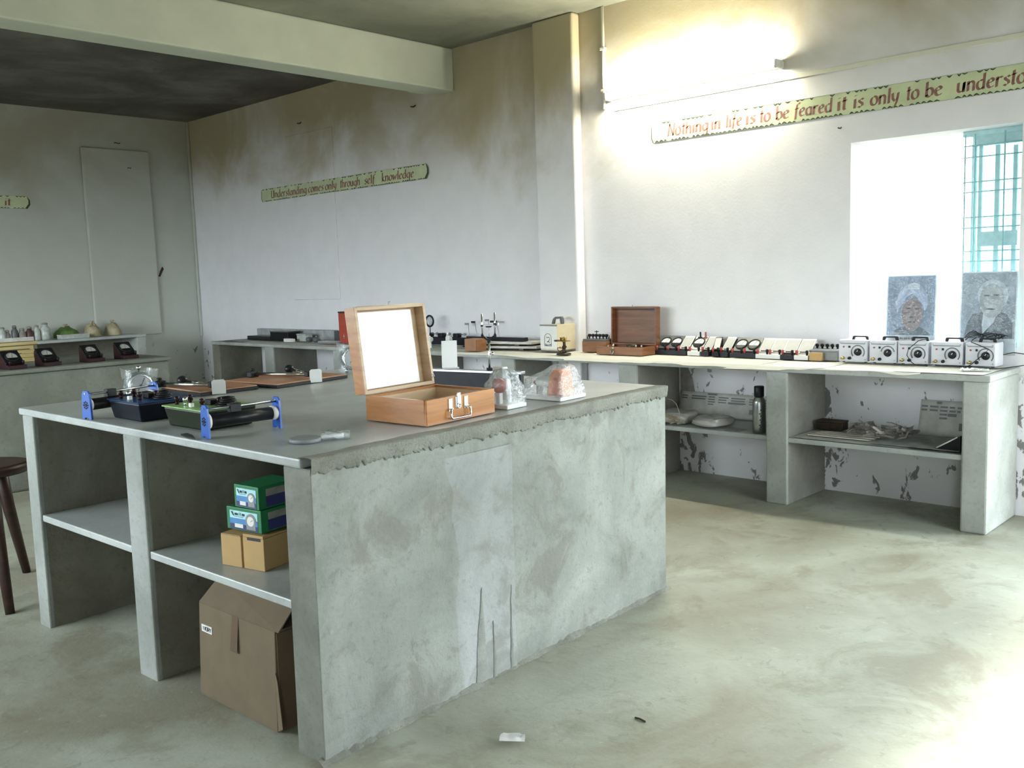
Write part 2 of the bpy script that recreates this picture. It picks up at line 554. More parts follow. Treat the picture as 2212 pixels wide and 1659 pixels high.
m = MB(); m.box(XN, YL, 0, XW, YL+.2, ZC); struct(m.build('wall_end', 'wall_paint_end'))
m = MB(); wall_pieces(m, XN-.2, XN, YN-.2, YL+.2, 0, ZC, [(-1.6, -.8, 0, 2.3), (3.5, 8.5, .9, 2.7)])
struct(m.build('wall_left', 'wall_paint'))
m = MB()
m.box(XN, YN-.2, 0, 2.2, YN, ZC); m.box(4.8, YN-.2, 0, XW, YN, ZC); m.box(2.2, YN-.2, 0, 4.8, YN, .75); m.box(2.2, YN-.2, 2.25, 4.8, YN, ZC)
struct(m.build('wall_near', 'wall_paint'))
m = MB(); m.box(XN, BY0, BZ, XW, BY1, ZC); struct(m.build('ceiling_beam', 'beam_limewash', bevel=.012))
m = MB(); m.box(5.20, BY1-.02, BZ+.02, XW, BY1+.10, ZC); struct(m.build('trim_2', 'beam_limewash', bevel=.01))
# pier on the window wall, with a rounded edge
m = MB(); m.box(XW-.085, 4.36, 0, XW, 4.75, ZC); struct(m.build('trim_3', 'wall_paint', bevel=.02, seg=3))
# plastered-over openings that stand slightly proud of the walls
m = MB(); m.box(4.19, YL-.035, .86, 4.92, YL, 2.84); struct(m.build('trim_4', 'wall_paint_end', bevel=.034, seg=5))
m = MB(); m.box(XW-.012, 7.34, 1.2, XW, 8.11, 2.80); struct(m.build('trim_5', 'wall_paint', bevel=.008))
# raised cement lip round the window wall corner
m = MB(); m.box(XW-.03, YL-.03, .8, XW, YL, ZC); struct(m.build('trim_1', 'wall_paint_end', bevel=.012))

# ------------------------------------------------------------------ island table (cement, two open bays facing the side)
tab = thing('laboratory_table', 'large grey cement island table with open shelf bays, carrying the open wooden case', 'table', Tab((0, 0, 0)))
TL, TW = 1.834, 1.87
rr = random.Random(3)
def rough_edge_box(m, x0, x1, y0, y1, z0, z1, n, amp, sides=True):
    """end wall with a slightly uneven plastered face towards y0"""
    def fn(u, v):
        p = Vector((x0+(x1-x0)*u, y0, z0+(z1-z0)*v))
        d = noise.noise(p*3.1)*amp+noise.noise(p*11)*amp*.35
        e = min(u, 1-u, v+.05)*12
        p.y += d*min(1, max(0, e))
        return p
    m.grid(n, n, fn, True)
    m.add([(x0,y0,z0),(x0,y1,z0),(x0,y1,z1),(x0,y0,z1)], [(0,1,2,3)])
    m.add([(x1,y0,z0),(x1,y1,z0),(x1,y1,z1),(x1,y0,z1)], [(0,3,2,1)])
    m.add([(x0,y1,z0),(x1,y1,z0),(x1,y1,z1),(x0,y1,z1)], [(0,1,2,3)])
    m.add([(x0,y0,z1),(x1,y0,z1),(x1,y1,z1),(x0,y1,z1)], [(0,1,2,3)])
P('end_wall', 'table_cement', tab, lambda m: rough_edge_box(m, 0, TL, 0, .12, -.03, .852, 44, .002))
P('partition', 'bay_cement_shade', tab, lambda m: m.box(.004, .927, -.03, TL, 1.043, .853), .004)
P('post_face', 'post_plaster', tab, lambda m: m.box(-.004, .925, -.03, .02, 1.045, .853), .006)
P('end_wall', 'bay_cement_shade', tab, lambda m: m.box(.004, 1.777, -.03, TL, TW-.001, .853), .004)
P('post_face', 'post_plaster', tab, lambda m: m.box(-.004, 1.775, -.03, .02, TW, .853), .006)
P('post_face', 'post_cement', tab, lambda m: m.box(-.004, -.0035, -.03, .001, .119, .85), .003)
P('back_wall', 'bay_cement_shade', tab, lambda m: (m.box(.86, .12, -.03, .94, .925, .853), m.box(.86, 1.045, -.03, .94, 1.775, .853)))
P('shelf', 'slab_stone', tab, lambda m: m.box(.003, .12, .428, .86, .925, .455), .004)
P('shelf', 'slab_stone', tab, lambda m: (m.box(.003, 1.045, .425, .86, 1.775, .452)), .004)
P('worktop', 'slab_stone', tab, lambda m: m.box(-.012, .03, .853, TL+.02, TW+.012, HT), .006)
def lip(m):
    """coarse mortar nosing along the visible end, nearly flush, ragged at its lower edge"""
    n = 300
    def fn(u, v):
        x = -.004+(TL+.010)*u
        q = Vector((x*30, v*5, 2.2))
        low = .048+.012*noise.noise(Vector((x*6, 0, 1)))+.008*noise.noise(Vector((x*31, 0, 4)))+.012*noise.noise(Vector((x*75, 0, 8)))
        if v < .3:                        # top, running back over the slab
            t = v/.3
            back = .055+.02*noise.noise(Vector((x*6, 9, 3)))
            return Vector((x, back*(1-t)-.004, HT+.0012+.0022*math.sin(t*PI*.5)+.0010*noise.noise(q)))
        t = (v-.3)/.7
        return Vector((x, -.0035-.0055*(1-t)-.002*noise.noise(q)-.003*math.sin(t*PI)**.5, HT+.0028-low*t))
    m.grid(n*2, 16, fn, True)
    def under(u, v):
        a = fn(u, 1.0)
        return Vector((a.x, a.y+(.006-a.y)*v, a.z+.001*v))
    m.grid(n*2, 1, under, False)
P('mortar_lip', 'rough_mortar', tab, lip)
def patch(m):
    """broad smoother plaster band that runs from the top to the floor on the end face"""
    def fn(u, v):
        x = .50+.335*u+(.008*noise.noise(Vector((0, v*5, 0))))*(1-u)+.004*noise.noise(Vector((3, v*6, 0)))*u
        return Vector((x-.02*(1-v)*0, .0016-.0080*u**.8, .005+.79*v))
    m.grid(10, 30, fn, True)
P('plaster_band', 'table_patch', tab, patch)
def run(x0, x1, xt, h, y):
    P('mortar_run', 'rough_mortar_grey', tab, lambda m: m.grid(6, 24, lambda u, v: Vector((xt+((x0+(x1-x0)*u)-xt)*(1-v**1.6)+.004*noise.noise(Vector((u, v*9, x0*9))), y-.0012-.002*math.sin(u*PI), .004+h*v)), True))
run(.632, .684, .668, .33, -.0032)
run(.716, .734, .718, .20, -.0042)
run(.803, .818, .812, .30, -.0058)
def skirt(m):
    def fn(u, v):
        x = -.02+(TL+.04)*u
        k = .016+.012*noise.noise(Vector((x*9, 3, 1)))+.008*noise.noise(Vector((x*40, 1, 2)))
        a = v*PI/2
        return Vector((x, .008-(k+.008)*(1-math.sin(a))*1.0, max(0.0008, k*1.1*math.sin(a))))
    m.grid(160, 5, fn, True)
P('floor_fillet', 'rough_mortar', tab, skirt)

# ------------------------------------------------------------------ long bench under the window wall
ben = thing('wall_bench', 'long grey cement bench with shelf bays along the window wall', 'bench', (0, 0, 0))
BYS = [(1.452, 1.578), (2.519, 2.649), (3.561, 3.705), (4.642, 4.768), (5.69, 5.82), (6.72, 6.827), (7.784, 7.927), (8.78, 8.92)]
XI = XW-.004
P('end_wall', 'pier_cement', ben, lambda m: m.box(XB, BYS[0][0], 0, XI, BYS[0][1], .768), .01)
for a, b in BYS[1:-1]:
    P('partition', 'bay_cement_grey_shade', ben, lambda m: m.box(XB+.004, a+.002, 0, XI, b-.002, .768), .004)
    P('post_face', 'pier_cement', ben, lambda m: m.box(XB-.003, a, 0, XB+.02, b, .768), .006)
P('end_wall', 'bay_cement_shade', ben, lambda m: m.box(XB, BYS[-1][0], 0, XI, BYS[-1][1], .768), .01)
for i in range(len(BYS)-1):
    a, b = BYS[i][1], BYS[i+1][0]
    P('shelf', 'slab_stone', ben, lambda m: m.box(XB+.01, a, .365, XI, b, .393), .004)
P('worktop', 'pier_cement', ben, lambda m: m.box(XB-.006, BYS[0][0]-.006, .768, XI, BYS[-1][1]+.01, HB), .006)
# ------------------------------------------------------------------ bench on the end wall and the second island
lb = thing('wall_bench', 'short grey cement bench against the far end wall', 'bench', (0, 0, 0))
LZ = .895
P('worktop', 'slab_stone', lb, lambda m: m.box(1.2, 9.5, LZ-.028, 4.5, YL-.004, LZ), .005)
P('end_wall', 'pier_cement', lb, lambda m: m.box(4.40, 9.505, 0, 4.5, YL-.004, LZ-.028), .008)
P('partition', 'bay_cement_shade', lb, lambda m: (m.box(3.3, 9.505, 0, 3.42, YL-.004, LZ-.028)), .008)
P('back_wall', 'bay_cement_shade', lb, lambda m: m.box(1.2, 9.94, 0, 4.4, YL-.004, LZ-.03))
i2 = thing('laboratory_table', 'second cement island table behind, carrying four black galvanometers', 'table', (0, 0, 0))
IZ = .84
P('end_wall', 'far_cement', i2, lambda m: m.box(1.2, 6.86, 0, 3.42, 7.0, IZ-.03), .02)
P('end_wall', 'far_cement', i2, lambda m: m.box(1.2, 8.0, 0, 3.42, 8.14, IZ-.03), .02)
P('back_wall', 'bay_cement_shade', i2, lambda m: m.box(2.2, 7.0, 0, 2.3, 8.0, IZ-.03))
P('worktop', 'far_cement', i2, lambda m: m.box(1.18, 6.84, IZ-.03, 3.43, 8.16, IZ), .012)
# ------------------------------------------------------------------ brush lettering for the painted wall mottoes
def _arc(cx, cy, rx, ry, a0, a1, n=14):
    return [(cx+rx*math.cos(math.radians(a0+(a1-a0)*i/n)), cy+ry*math.sin(math.radians(a0+(a1-a0)*i/n))) for i in range(n+1)]
_bowl = _arc(.3, .5, .28, .48, 40, 400, 22)
GL = {  # skeleton strokes: x-height 1, ascender 1.6, descender -.5; (strokes, advance)
 'o': ([_bowl], .75),
 'n': ([[(.05, 1), (.08, 0)], _arc(.3, .55, .22, .42, 165, 20)+[(.52, .0), (.62, .05)]], .75),
 'h': ([[(.05, 1.62), (.08, 0)], _arc(.3, .55, .22, .42, 165, 20)+[(.52, .0), (.62, .05)]], .75),
 'u': ([[(.05, 1)]+_arc(.28, .36, .22, .34, 185, 345)+[(.52, 1)], [(.52, 1), (.53, 0), (.63, .06)]], .78),
 'm': ([[(.05, 1), (.08, 0)], _arc(.25, .55, .17, .42, 165, 20)+[(.42, 0)], _arc(.6, .55, .18, .42, 165, 20)+[(.79, 0), (.88, .05)]], 1.02),
 'i': ([[(.1, 1), (.12, .0), (.22, .06)], [(.09, 1.32), (.16, 1.42)]], .36),
 't': ([[(.16, 1.42), (.16, .15), (.24, .0), (.36, .1)], [(.0, 1.0), (.36, 1.05)]], .46),
 'l': ([[(.1, 1.62), (.12, .0), (.22, .06)]], .36),
 'd': ([_arc(.28, .48, .26, .46, 60, 330, 18), [(.52, 1.62), (.54, 0), (.64, .06)]], .78),
 'b': ([[(.06, 1.62), (.08, .1)], _arc(.3, .48, .26, .46, 150, -150, 18)], .72),
 'g': ([_arc(.28, .5, .25, .44, 50, 330, 18), [(.53, .98), (.53, -.2)]+_arc(.29, -.22, .24, .26, 0, -150, 10)], .76),
 'e': ([[(.08, .48), (.5, .68)]+_arc(.29, .5, .24, .46, 35, 300, 18)+[(.55, .16)]], .68),
 'c': ([_arc(.3, .5, .26, .46, 55, 305, 18)], .64),
 'a': ([_arc(.26, .48, .24, .46, 55, 320, 18), [(.5, .95), (.52, 0), (.62, .06)]], .74),
 'r': ([[(.06, 1), (.08, 0)], _arc(.3, .6, .22, .36, 165, 50)], .55),
 's': ([[(.46, .86), (.3, .98), (.12, .85), (.12, .68), (.4, .42), (.42, .2), (.26, .02), (.06, .12)]], .58),
 'f': ([[(.5, 1.48), (.36, 1.6), (.22, 1.45), (.16, .9), (.12, -.28)], [(.0, .92), (.4, .98)]], .5),
 'y': ([[(.04, 1), (.1, .4), (.28, .12), (.5, .4)], [(.54, 1), (.48, .1), (.34, -.4), (.08, -.48)]], .74),
 'w': ([[(.04, 1), (.14, .02), (.4, .8), (.5, .02), (.78, 1)]], .9),
 'k': ([[(.06, 1.62), (.08, 0)], [(.5, .98), (.12, .46), (.5, .02), (.6, .08)]], .68),
 'U': ([[(.08, 1.55)]+_arc(.36, .4, .28, .4, 185, 350)+[(.64, 1.55)], [(.64, 1.55), (.66, 0), (.76, .06)]], .92),
 'N': ([[(.06, -.02), (.14, 1.55), (.62, .02), (.7, 1.6)]], .86),
}
def lettering(m, words, z0, zx, slant=.16):
    """words: (text, start, end) along the wall; written in the local x-z plane at y=0"""
    ny = (math.cos(.7)*.095, math.sin(.7)*.095)
    for text, a, b in words:
        tot = sum(GL[c][1] for c in text)-.1
        sx = (b-a)/tot
        x = 0
        for c in text:
            strokes, adv = GL[c]
            for st in strokes:
                vs, fs = [], []
                for i, p in enumerate(st):
                    q0, q1 = st[max(i-1, 0)], st[min(i+1, len(st)-1)]
                    dx, dy = q1[0]-q0[0], q1[1]-q0[1]
                    L = math.hypot(dx, dy) or 1
                    nx, nz = -dy/L, dx/L
                    if nx*ny[0]+nz*ny[1] < 0: nx, nz = -nx, -nz
                    ox, oz = ny[0]+nx*.035, ny[1]+nz*.035
                    for sgn in (1, -1):
                        px, pz = p[0]+sgn*ox, p[1]+sgn*oz*.8
                        vs.append((a+(x+px)*sx+slant*(pz)*zx*.6, -.0006, z0+pz*zx))
                for i in range(len(st)-1):
                    fs.append((2*i, 2*i+1, 2*i+3, 2*i+2))
                m.add(vs, fs)
            x += adv
def motto(name, label, loc, rz, L, Hh, words, base, xh, round_l=True, round_r=True, seed=1, amp=.004):
    t = thing(name, label, 'painted sign', loc, rz)
    def band(m):
        p = [(0, .02)]
        if round_l: p = [(.02, 0), (0, .03), (0, Hh-.03), (.02, Hh)]
        else: p = [(0, 0), (0, Hh)]
        q = [(L-.03, Hh), (L, Hh-.04), (L, .04), (L-.03, 0)] if round_r else [(L, Hh), (L, 0)]
        m.prism(p+q, -.0006, 0, 'y')
    P('painted_band', 'quote_green', t, band)
    for w_ in words:
        P('lettering', 'quote_red', t, lambda m: (m.at((0, -.0005, 0)), lettering(m, [w_], base, xh)))
    r = random.Random(seed)
    def edge(m, top):
        if 1:
            z = Hh if top else 0
            x = .03
            m.box(.03, -.0016, z-.0003, L-.03, -.0007, z+.0003)
            while x < L-.05:
                w = r.uniform(.022, .04)
                if r.random() < (.55 if top else .86):
                    s = 1 if not top else -1
                    h = r.uniform(.009, .015)
                    m.at((0, 0, 0)).prism([(x, z), (x+w*.25, z+s*h*.75), (x+w*.5, z+s*h), (x+w*.8, z+s*h*.5), (x+w, z), (x+w*.5, z+s*h*.35)], -.0016, -.0007, 'y')
                x += w
    def ends(m, left):
        if round_l and left: m.prism([(.0, .03), (.006, .03), (.006, Hh-.02), (.016, Hh), (.012, Hh), (0, Hh-.03)], -.0016, -.0007, 'y').prism([(.0, .03), (.006, .03), (.02, .0), (.014, 0)], -.0016, -.0007, 'y')
        if round_r and not left: m.prism([(L, .04), (L-.016, .05), (L-.016, Hh-.05), (L, Hh-.04)], -.0016, -.0007, 'y').prism([(L-.03, 0), (L-.05, .004), (L-.016, .05), (L, .04)], -.0016, -.0007, 'y').prism([(L-.03, Hh), (L-.012, Hh-.05), (L, Hh-.04)], -.0016, -.0007, 'y')
    for q_ in (0, 1): P('wavy_border', 'quote_black', t, lambda m: edge(m, q_))
    if round_l: P('end_bracket', 'quote_black', t, lambda m: ends(m, True))
    if round_r: P('end_bracket', 'quote_black', t, lambda m: ends(m, False))
    return t
def yw(u, v): return onX(u, v, XW).y
RZ = -PI/2        # things whose front faces the room from the window wall
Y0_ = yw(567, 420)
wd = [('Understanding', 587, 664), ('comes', 667.5, 700.5), ('only', 705, 729), ('through', 737, 780), ('self', 790, 812), ('knowledge', 828, 897)]
motto('wall_motto', 'green painted band reading Understanding comes only through self knowledge', (XW-.0126, Y0_, 2.203), RZ, Y0_-yw(928, 375), .125,
      [(w, Y0_-yw(a, 400), Y0_-yw(b, 400)) for w, a, b in wd], .028, .047, seed=2)
Y1_ = yw(1407, 300)
wd = [('Nothing', 1442, 1530), ('in', 1536, 1556), ('life', 1568, 1602), ('is', 1611, 1631), ('to', 1641, 1664), ('be', 1676, 1704), ('feared', 1716, 1797), ('it', 1808, 1828),
      ('is', 1843, 1864), ('only', 1880, 1941), ('to', 1957, 1984), ('be', 1998, 2034)]
ws = [(w, Y1_-yw(a, 250), Y1_-yw(b, 250)) for w, a, b in wd]
e0 = Y1_-yw(2067, 200)
ws.append(('understood', e0, e0+(Y1_-yw(2212, 200)-e0)*1.32))
motto('wall_motto', 'green painted band reading Nothing in life is to be feared, partly lost in lamp glare', (XW-.0006, Y1_, 2.224), RZ, 2.75, .128, ws, .030, .050, seed=5)
p0 = onY(65, 440, YL)
motto('wall_motto', 'end of a green painted band reading it, on the far end wall', (p0.x-1.1, YL-.002, 2.19), 0, 1.1, .125,
      [('it', 1.1-(p0.x-onY(10, 440, YL).x), 1.1-(p0.x-onY(22.5, 440, YL).x))], .03, .045, seed=9)

# ------------------------------------------------------------------ tube light, conduits, nails
LY0, LY1 = 4.10, 2.79
tl = thing('tube_light', 'lit fluorescent tube batten on the wall above the motto', 'lamp', (XW, LY0, 2.50), RZ)
Lt = LY0-LY1
P('batten', 'white_plastic', tl, lambda m: m.box(0, -.036, .052, Lt, 0, .092), .006)
P('tube', 'tube_light', tl, lambda m: m.at((0, -.068, .066)).lathe([(.013, .03), (.013, Lt-.03)], 14, 'x'))
for x in (0.0, Lt-.03):
    P('lamp_holder', 'white_plastic', tl, lambda m: m.box(x, -.088, .045, x+.026, 0, .10), .01)
pd = thing('wall_conduit', 'white plastic conduit running from ceiling down to the tube light', 'conduit', (XW, 4.145, 0))
P('pipe', 'pvc_white', pd, lambda m: m.at((-.014, 0, 0)).rod((0, 0, 2.50), (0, 0, ZC-.002), .011, 12))
P('clip', 'pvc_white', pd, lambda m: m.box(-.03, -.02, 2.9, -.001, .02, 2.92), .003)
P('clip', 'pvc_white', pd, lambda m: m.box(-.03, -.02, 2.62, -.001, .02, 2.64), .003)
ca = P('wall_casing', 'pvc_white', None, lambda m: m.box(XW-.006, .7, 2.478, XW-.001, LY0-.03, 2.506), .003)
tag(ca, 'white wiring casing running along the wall from the tube light', 'conduit')
def nail(p, wall, name, label, k=1):
    def f(m):
        a = Vector(p)
        out = Vector((-1, 0, 0)) if wall == 'x' else Vector((0, -1, 0))
        sd = Vector((0, -1, 0)) if wall == 'x' else Vector((1, 0, 0))
        m.tube([a-out*.006, a+out*.03, a+out*.034+sd*.02*k-Vector((0, 0, .004)), a+out*.03+sd*.045*k-Vector((0, 0, .006)), a+out*.03+sd*.06*k+Vector((0, 0, .002))], .0055*(.5+.5*k), 6)
    tag(P(name, 'rust_iron', None, f), label, 'hook')
nail(onX(648, 267, XW), 'x', 'wall_hook', 'small dark iron hook high on the wall above the first motto')
nail(onX(893, 231, XW), 'x', 'wall_hook', 'dark iron hook on the wall just under the beam end')
nail(onX(1815, 277, XW), 'x', 'wall_hook', 'tiny dark nail on the wall between motto and window', .35)
nail(onY(247, 309, YL), 'y', 'wall_hook', 'dark hook above the plastered panel on the end wall', .8)
nail(onY(276, 363, YL-.05), 'y', 'wall_hook', 'dark nail stuck in the plastered panel on the end wall', .35)
q = onY(347, 587, YL)
tag(P('plaster_chip', 'rust_iron', None, lambda m: m.at((q.x, YL-.002, q.z)).prism([(-.03, -.05), (-.012, -.055), (.035, .03), (.02, .055), (-.005, .01)], -.006, 0, 'y')), 'dark flaked spot on the end wall near the corner', 'stain')

# ------------------------------------------------------------------ window
win = bpy.data.objects.new('window_1', None); C.objects.link(win); struct(win)
XF = XW+.13
def wx(u, v, x=XF): return onX(u, v, x)
ym, yr = wx(2086, 400).y, WY0
P('window_frame', 'teal_paint', win, lambda m: (m.box(XF, WY0, WZ0, XF+.04, WY0+.03, WZ1), m.box(XF, WY0, WZ1-.03, XF+.04, ym+.02, WZ1), m.box(XF, WY0, WZ0, XF+.04, ym, WZ0+.03)), .003)
P('transom_panel', 'teal_paint', win, lambda m: (m.box(XF+.01, WY0+.03, wx(2150, 311).z, XF+.03, ym-.03, WZ1-.03)))
def flats(m):
    for u, w in ((2101.5, 9), (2115, 7), (2151.5, 9), (2190, 8)):
        c = wx(u, 420); h = w/FPX*5.1
        m.box(XF+.012, c.y-h/2, wx(u, 592).z, XF+.028, c.y+h/2, wx(u, 312).z)
P('casement_bar', 'teal_paint', win, flats)
def rods(m):
    for u in (2086, 2107, 2171):
        c = wx(u, 420); m.rod((XF-.02, c.y, WZ0+.02), (XF-.02, c.y, WZ1-.02), .004, 6)
    for v in (311, 336, 390, 412, 467, 490, 541, 563):
        z = wx(2150, v).z
        m.rod((XF-.026, WY0+.01, z), (XF-.026, ym+.005, z), .004, 6)
P('window_grille', 'teal_dark', win, rods)
P('mid_panel', 'teal_paint', win, lambda m: m.box(XF+.005, WY0+.05, wx(2150, 531).z, XF+.011, wx(2112, 500).y, wx(2150, 499).z))
P('window_pane', 'cyan_pane', win, lambda m: m.box(XF+.018, WY0+.03, WZ0+.03, XF+.02, ym-.02, WZ1-.03))
P('window_sill', 'pier_cement', win, lambda m: m.box(XW-.02, WY0-.0, WZ0-.03, XW+.2, WY1, WZ0+.002), .004)
# ------------------------------------------------------------------ things on and in the island table
# --- open wooden instrument case
cs = thing('instrument_case', 'open orange-brown wooden instrument case with raised white-lined lid on the island table', 'box', tloc(.548, .104, HT+.003), .055)
CW, CD, CHt, tk = .352, .282, .085, .012
def casebox(m):
    m.box(0, 0, 0, CW, tk, CHt); m.box(0, CD-tk, 0, CW, CD, CHt)
    m.box(0, tk, 0, tk, CD-tk, CHt); m.box(CW-tk, tk, 0, CW, CD-tk, CHt)
    m.box(tk, tk, 0, CW-tk, CD-tk, .006)
P('base', 'box_wood', cs, casebox, .0015)
P('lining', 'white_laminate', cs, lambda m: m.box(tk+.001, tk+.001, .006, CW-tk-.001, CD-tk-.001, .03))
P('inner_rail', 'box_wood_pale', cs, lambda m: (m.box(tk, CD-tk-.014, .03, CW-tk, CD-tk, CHt-.008), m.box(CW-tk-.012, tk, .03, CW-tk, CD-tk-.014, CHt-.008)))
lid = MB()
LHt, LDp = .300, .048
X_ = Matrix.Translation((0, CD, CHt+.003)) @ Matrix.Rotation(-.13, 4, 'X')
lid.X = X_
lid.box(0, 0, 0, tk, LDp, LHt); lid.box(CW-tk, 0, 0, CW, LDp, LHt); lid.box(tk, 0, 0, CW-tk, LDp, tk); lid.box(tk, 0, LHt-tk, CW-tk, LDp, LHt); lid.box(tk, LDp-.006, tk, CW-tk, LDp, LHt-tk)
lo = lid.build('lid', 'box_wood_pale', cs, .0015)
ml = MB(); ml.X = X_; ml.box(tk+.004, LDp-.014, tk+.004, CW-tk-.03, LDp-.0065, LHt-tk-.006)
ml.build('lid_lining', 'white_laminate', lo)
ml = MB(); ml.X = X_; ml.box(-.0015, .001, .001, -.0004, LDp-.001, LHt-.001); ml.build('lid_side', 'box_wood', lo)
ml = MB(); ml.X = X_; ml.tube([(CW*.5, .01, LHt), (CW*.5, .008, LHt+.012), (CW*.5+.006, .006, LHt+.012)], .0022, 6); ml.box(CW*.5-.012, .004, LHt, CW*.5+.012, .02, LHt+.002); ml.build('catch', 'steel', lo)
ml = MB(); ml.X = X_; ml.ring((CW-.007, -.002, .03), .006, .0014, 'y', n=14); ml.build('screw_ring', 'steel', lo)
def hw(m):
    for x in (.115, .195):
        m.box(x-.010, -.003, .036, x+.010, 0, .078); m.cbox((x, -.005, .044), (.014, .008, .006))
P('handle_plate', 'chrome', cs, hw, .001)
P('handle', 'chrome', cs, lambda m: m.tube([(.115, -.007, .044), (.106, -.012, .04), (.104, -.014, .02), (.110, -.015, .012), (.200, -.015, .012), (.206, -.014, .02), (.204, -.012, .04), (.195, -.007, .044)], .0036, 8))
def clasp(m):
    m.box(.140, -.003, .044, .170, 0, .082); m.box(.146, -.006, .058, .164, -.002, .094); m.ring((.155, -.006, .05), .008, .002, 'y', n=16)
P('clasp', 'chrome', cs, clasp, .001)

# --- rheostats (blue end plates, black tube)
def rheostat(label, x, y, rz, L=.265):
    t = thing('rheostat', label, 'rheostat', tloc(x, y), rz, 'rheostats on the island table')
    def plate(m, a):
        p = [(-.027, 0), (-.012, 0), (-.010, .006), (.010, .006), (.012, 0), (.027, 0), (.024, .07), (.020, .094), (.012, .104), (-.012, .104), (-.020, .094), (-.024, .07)]
        m.prism(p, a-.004, a+.004, 'x')
    for a in (0, L):
        pl = P('end_plate', 'blue_enamel', t, lambda m: plate(m, a), .001)
        m = MB().at((a, 0, .052))
        for k in range(8): m.rod((-.0052, .012*math.cos(k*PI/4), .012*math.sin(k*PI/4)), (.0052, .012*math.cos(k*PI/4), .012*math.sin(k*PI/4)), .0035, 6)
        m.lathe([(.006, -.0058), (.006, .0058)], 10, 'x')
        m.build('vent_holes', 'navy_case', pl)
        m = MB(); m.at((a, 0, .094)).lathe([(.0035, -.006), (.0035, .006)], 8, 'x'); m.build('screw', 'steel', pl)
    P('tube', 'black_plastic', t, lambda m: m.at((0, 0, .052)).lathe([(.021, .012), (.021, L-.014)], 22, 'x'))
    for c0, c1 in ((.0045, .013), (L-.022, L-.0045)): P('collar', 'label_white', t, lambda m: m.at((0, 0, .052)).lathe([(.0235, c0), (.0235, c1)], 22, 'x'))
    P('slider_rod', 'steel', t, lambda m: m.at((0, 0, .090)).rod((.004, 0, 0), (L-.004, 0, 0), .0042, 8))
    P('slider', 'black_plastic', t, lambda m: m.box(.08, -.012, .072, .118, .012, .100), .002)
    return t
rheostat('blue and black rheostat with black tube, in front of the green-topped demonstration box', .025, .558, -.12, .248)
rheostat('blue and black rheostat standing behind the blue-topped demonstration box', -.002, 1.298, .16, .29)

# --- two demonstration boxes with coloured panels
def demo(name, label, x, y, rz, w, d, h, case, panel):
    t = thing(name, label, 'demonstration box', tloc(x, y), rz, 'demonstration boxes on the island table')
    a = .012
    m = MB()
    m.add([(a, a, 0), (w-a, a, 0), (w-a, d-a, 0), (a, d-a, 0), (0, 0, h), (w, 0, h), (w, d, h), (0, d, h)], [(0, 3, 2, 1), (4, 5, 6, 7), (0, 1, 5, 4), (1, 2, 6, 5), (2, 3, 7, 6), (3, 0, 4, 7)])
    m.build('case', case, t, .006)
    P('panel', panel, t, lambda m: m.box(-.004, -.004, h, w+.004, d+.004, h+.005), .0015)
    zz = h+.005
    for i, (px, py, s) in enumerate(((.035, d-.03, 0), (.04, d-.075, 1), (.05, .085, 2), (.085, d-.03, 0), (.10, .06, 3))):
        P('terminal', 'maroon_plastic' if s != 1 else 'chrome', t, lambda m: m.at((px, py, zz)).lathe([(.007, 0), (.0055, .006), (.0055, .012), (.0085, .013), (.0085, .026), (.003, .029)], 12))
    P('switch', 'label_white', t, lambda m: m.box(.02, .105, zz, .034, .12, zz+.014), .002)
    P('meter_housing', 'black_plastic', t, lambda m: m.box(.085, .09, zz, .125, .13, zz+.018), .003)
    for px, py, k in ((.115, .045, 1), (.15, .11, 2)):
        def coil(m):
            for j in range(3): m.ring((px+.004*j, py, zz+.004+.006*j), .032-.003*j, .0035, 'z', n=22)
        P('lead', 'black_plastic', t, coil)
    return t
demo('demonstration_box', 'low black box with glossy blue top panel and coiled leads', .060, 1.040, .0, .215, .222, .066, 'navy_case', 'blue_panel')
demo('demonstration_box', 'low black-green box with light green top panel and terminals', .082, .665, .0, .205, .248, .066, 'green_case', 'green_panel')

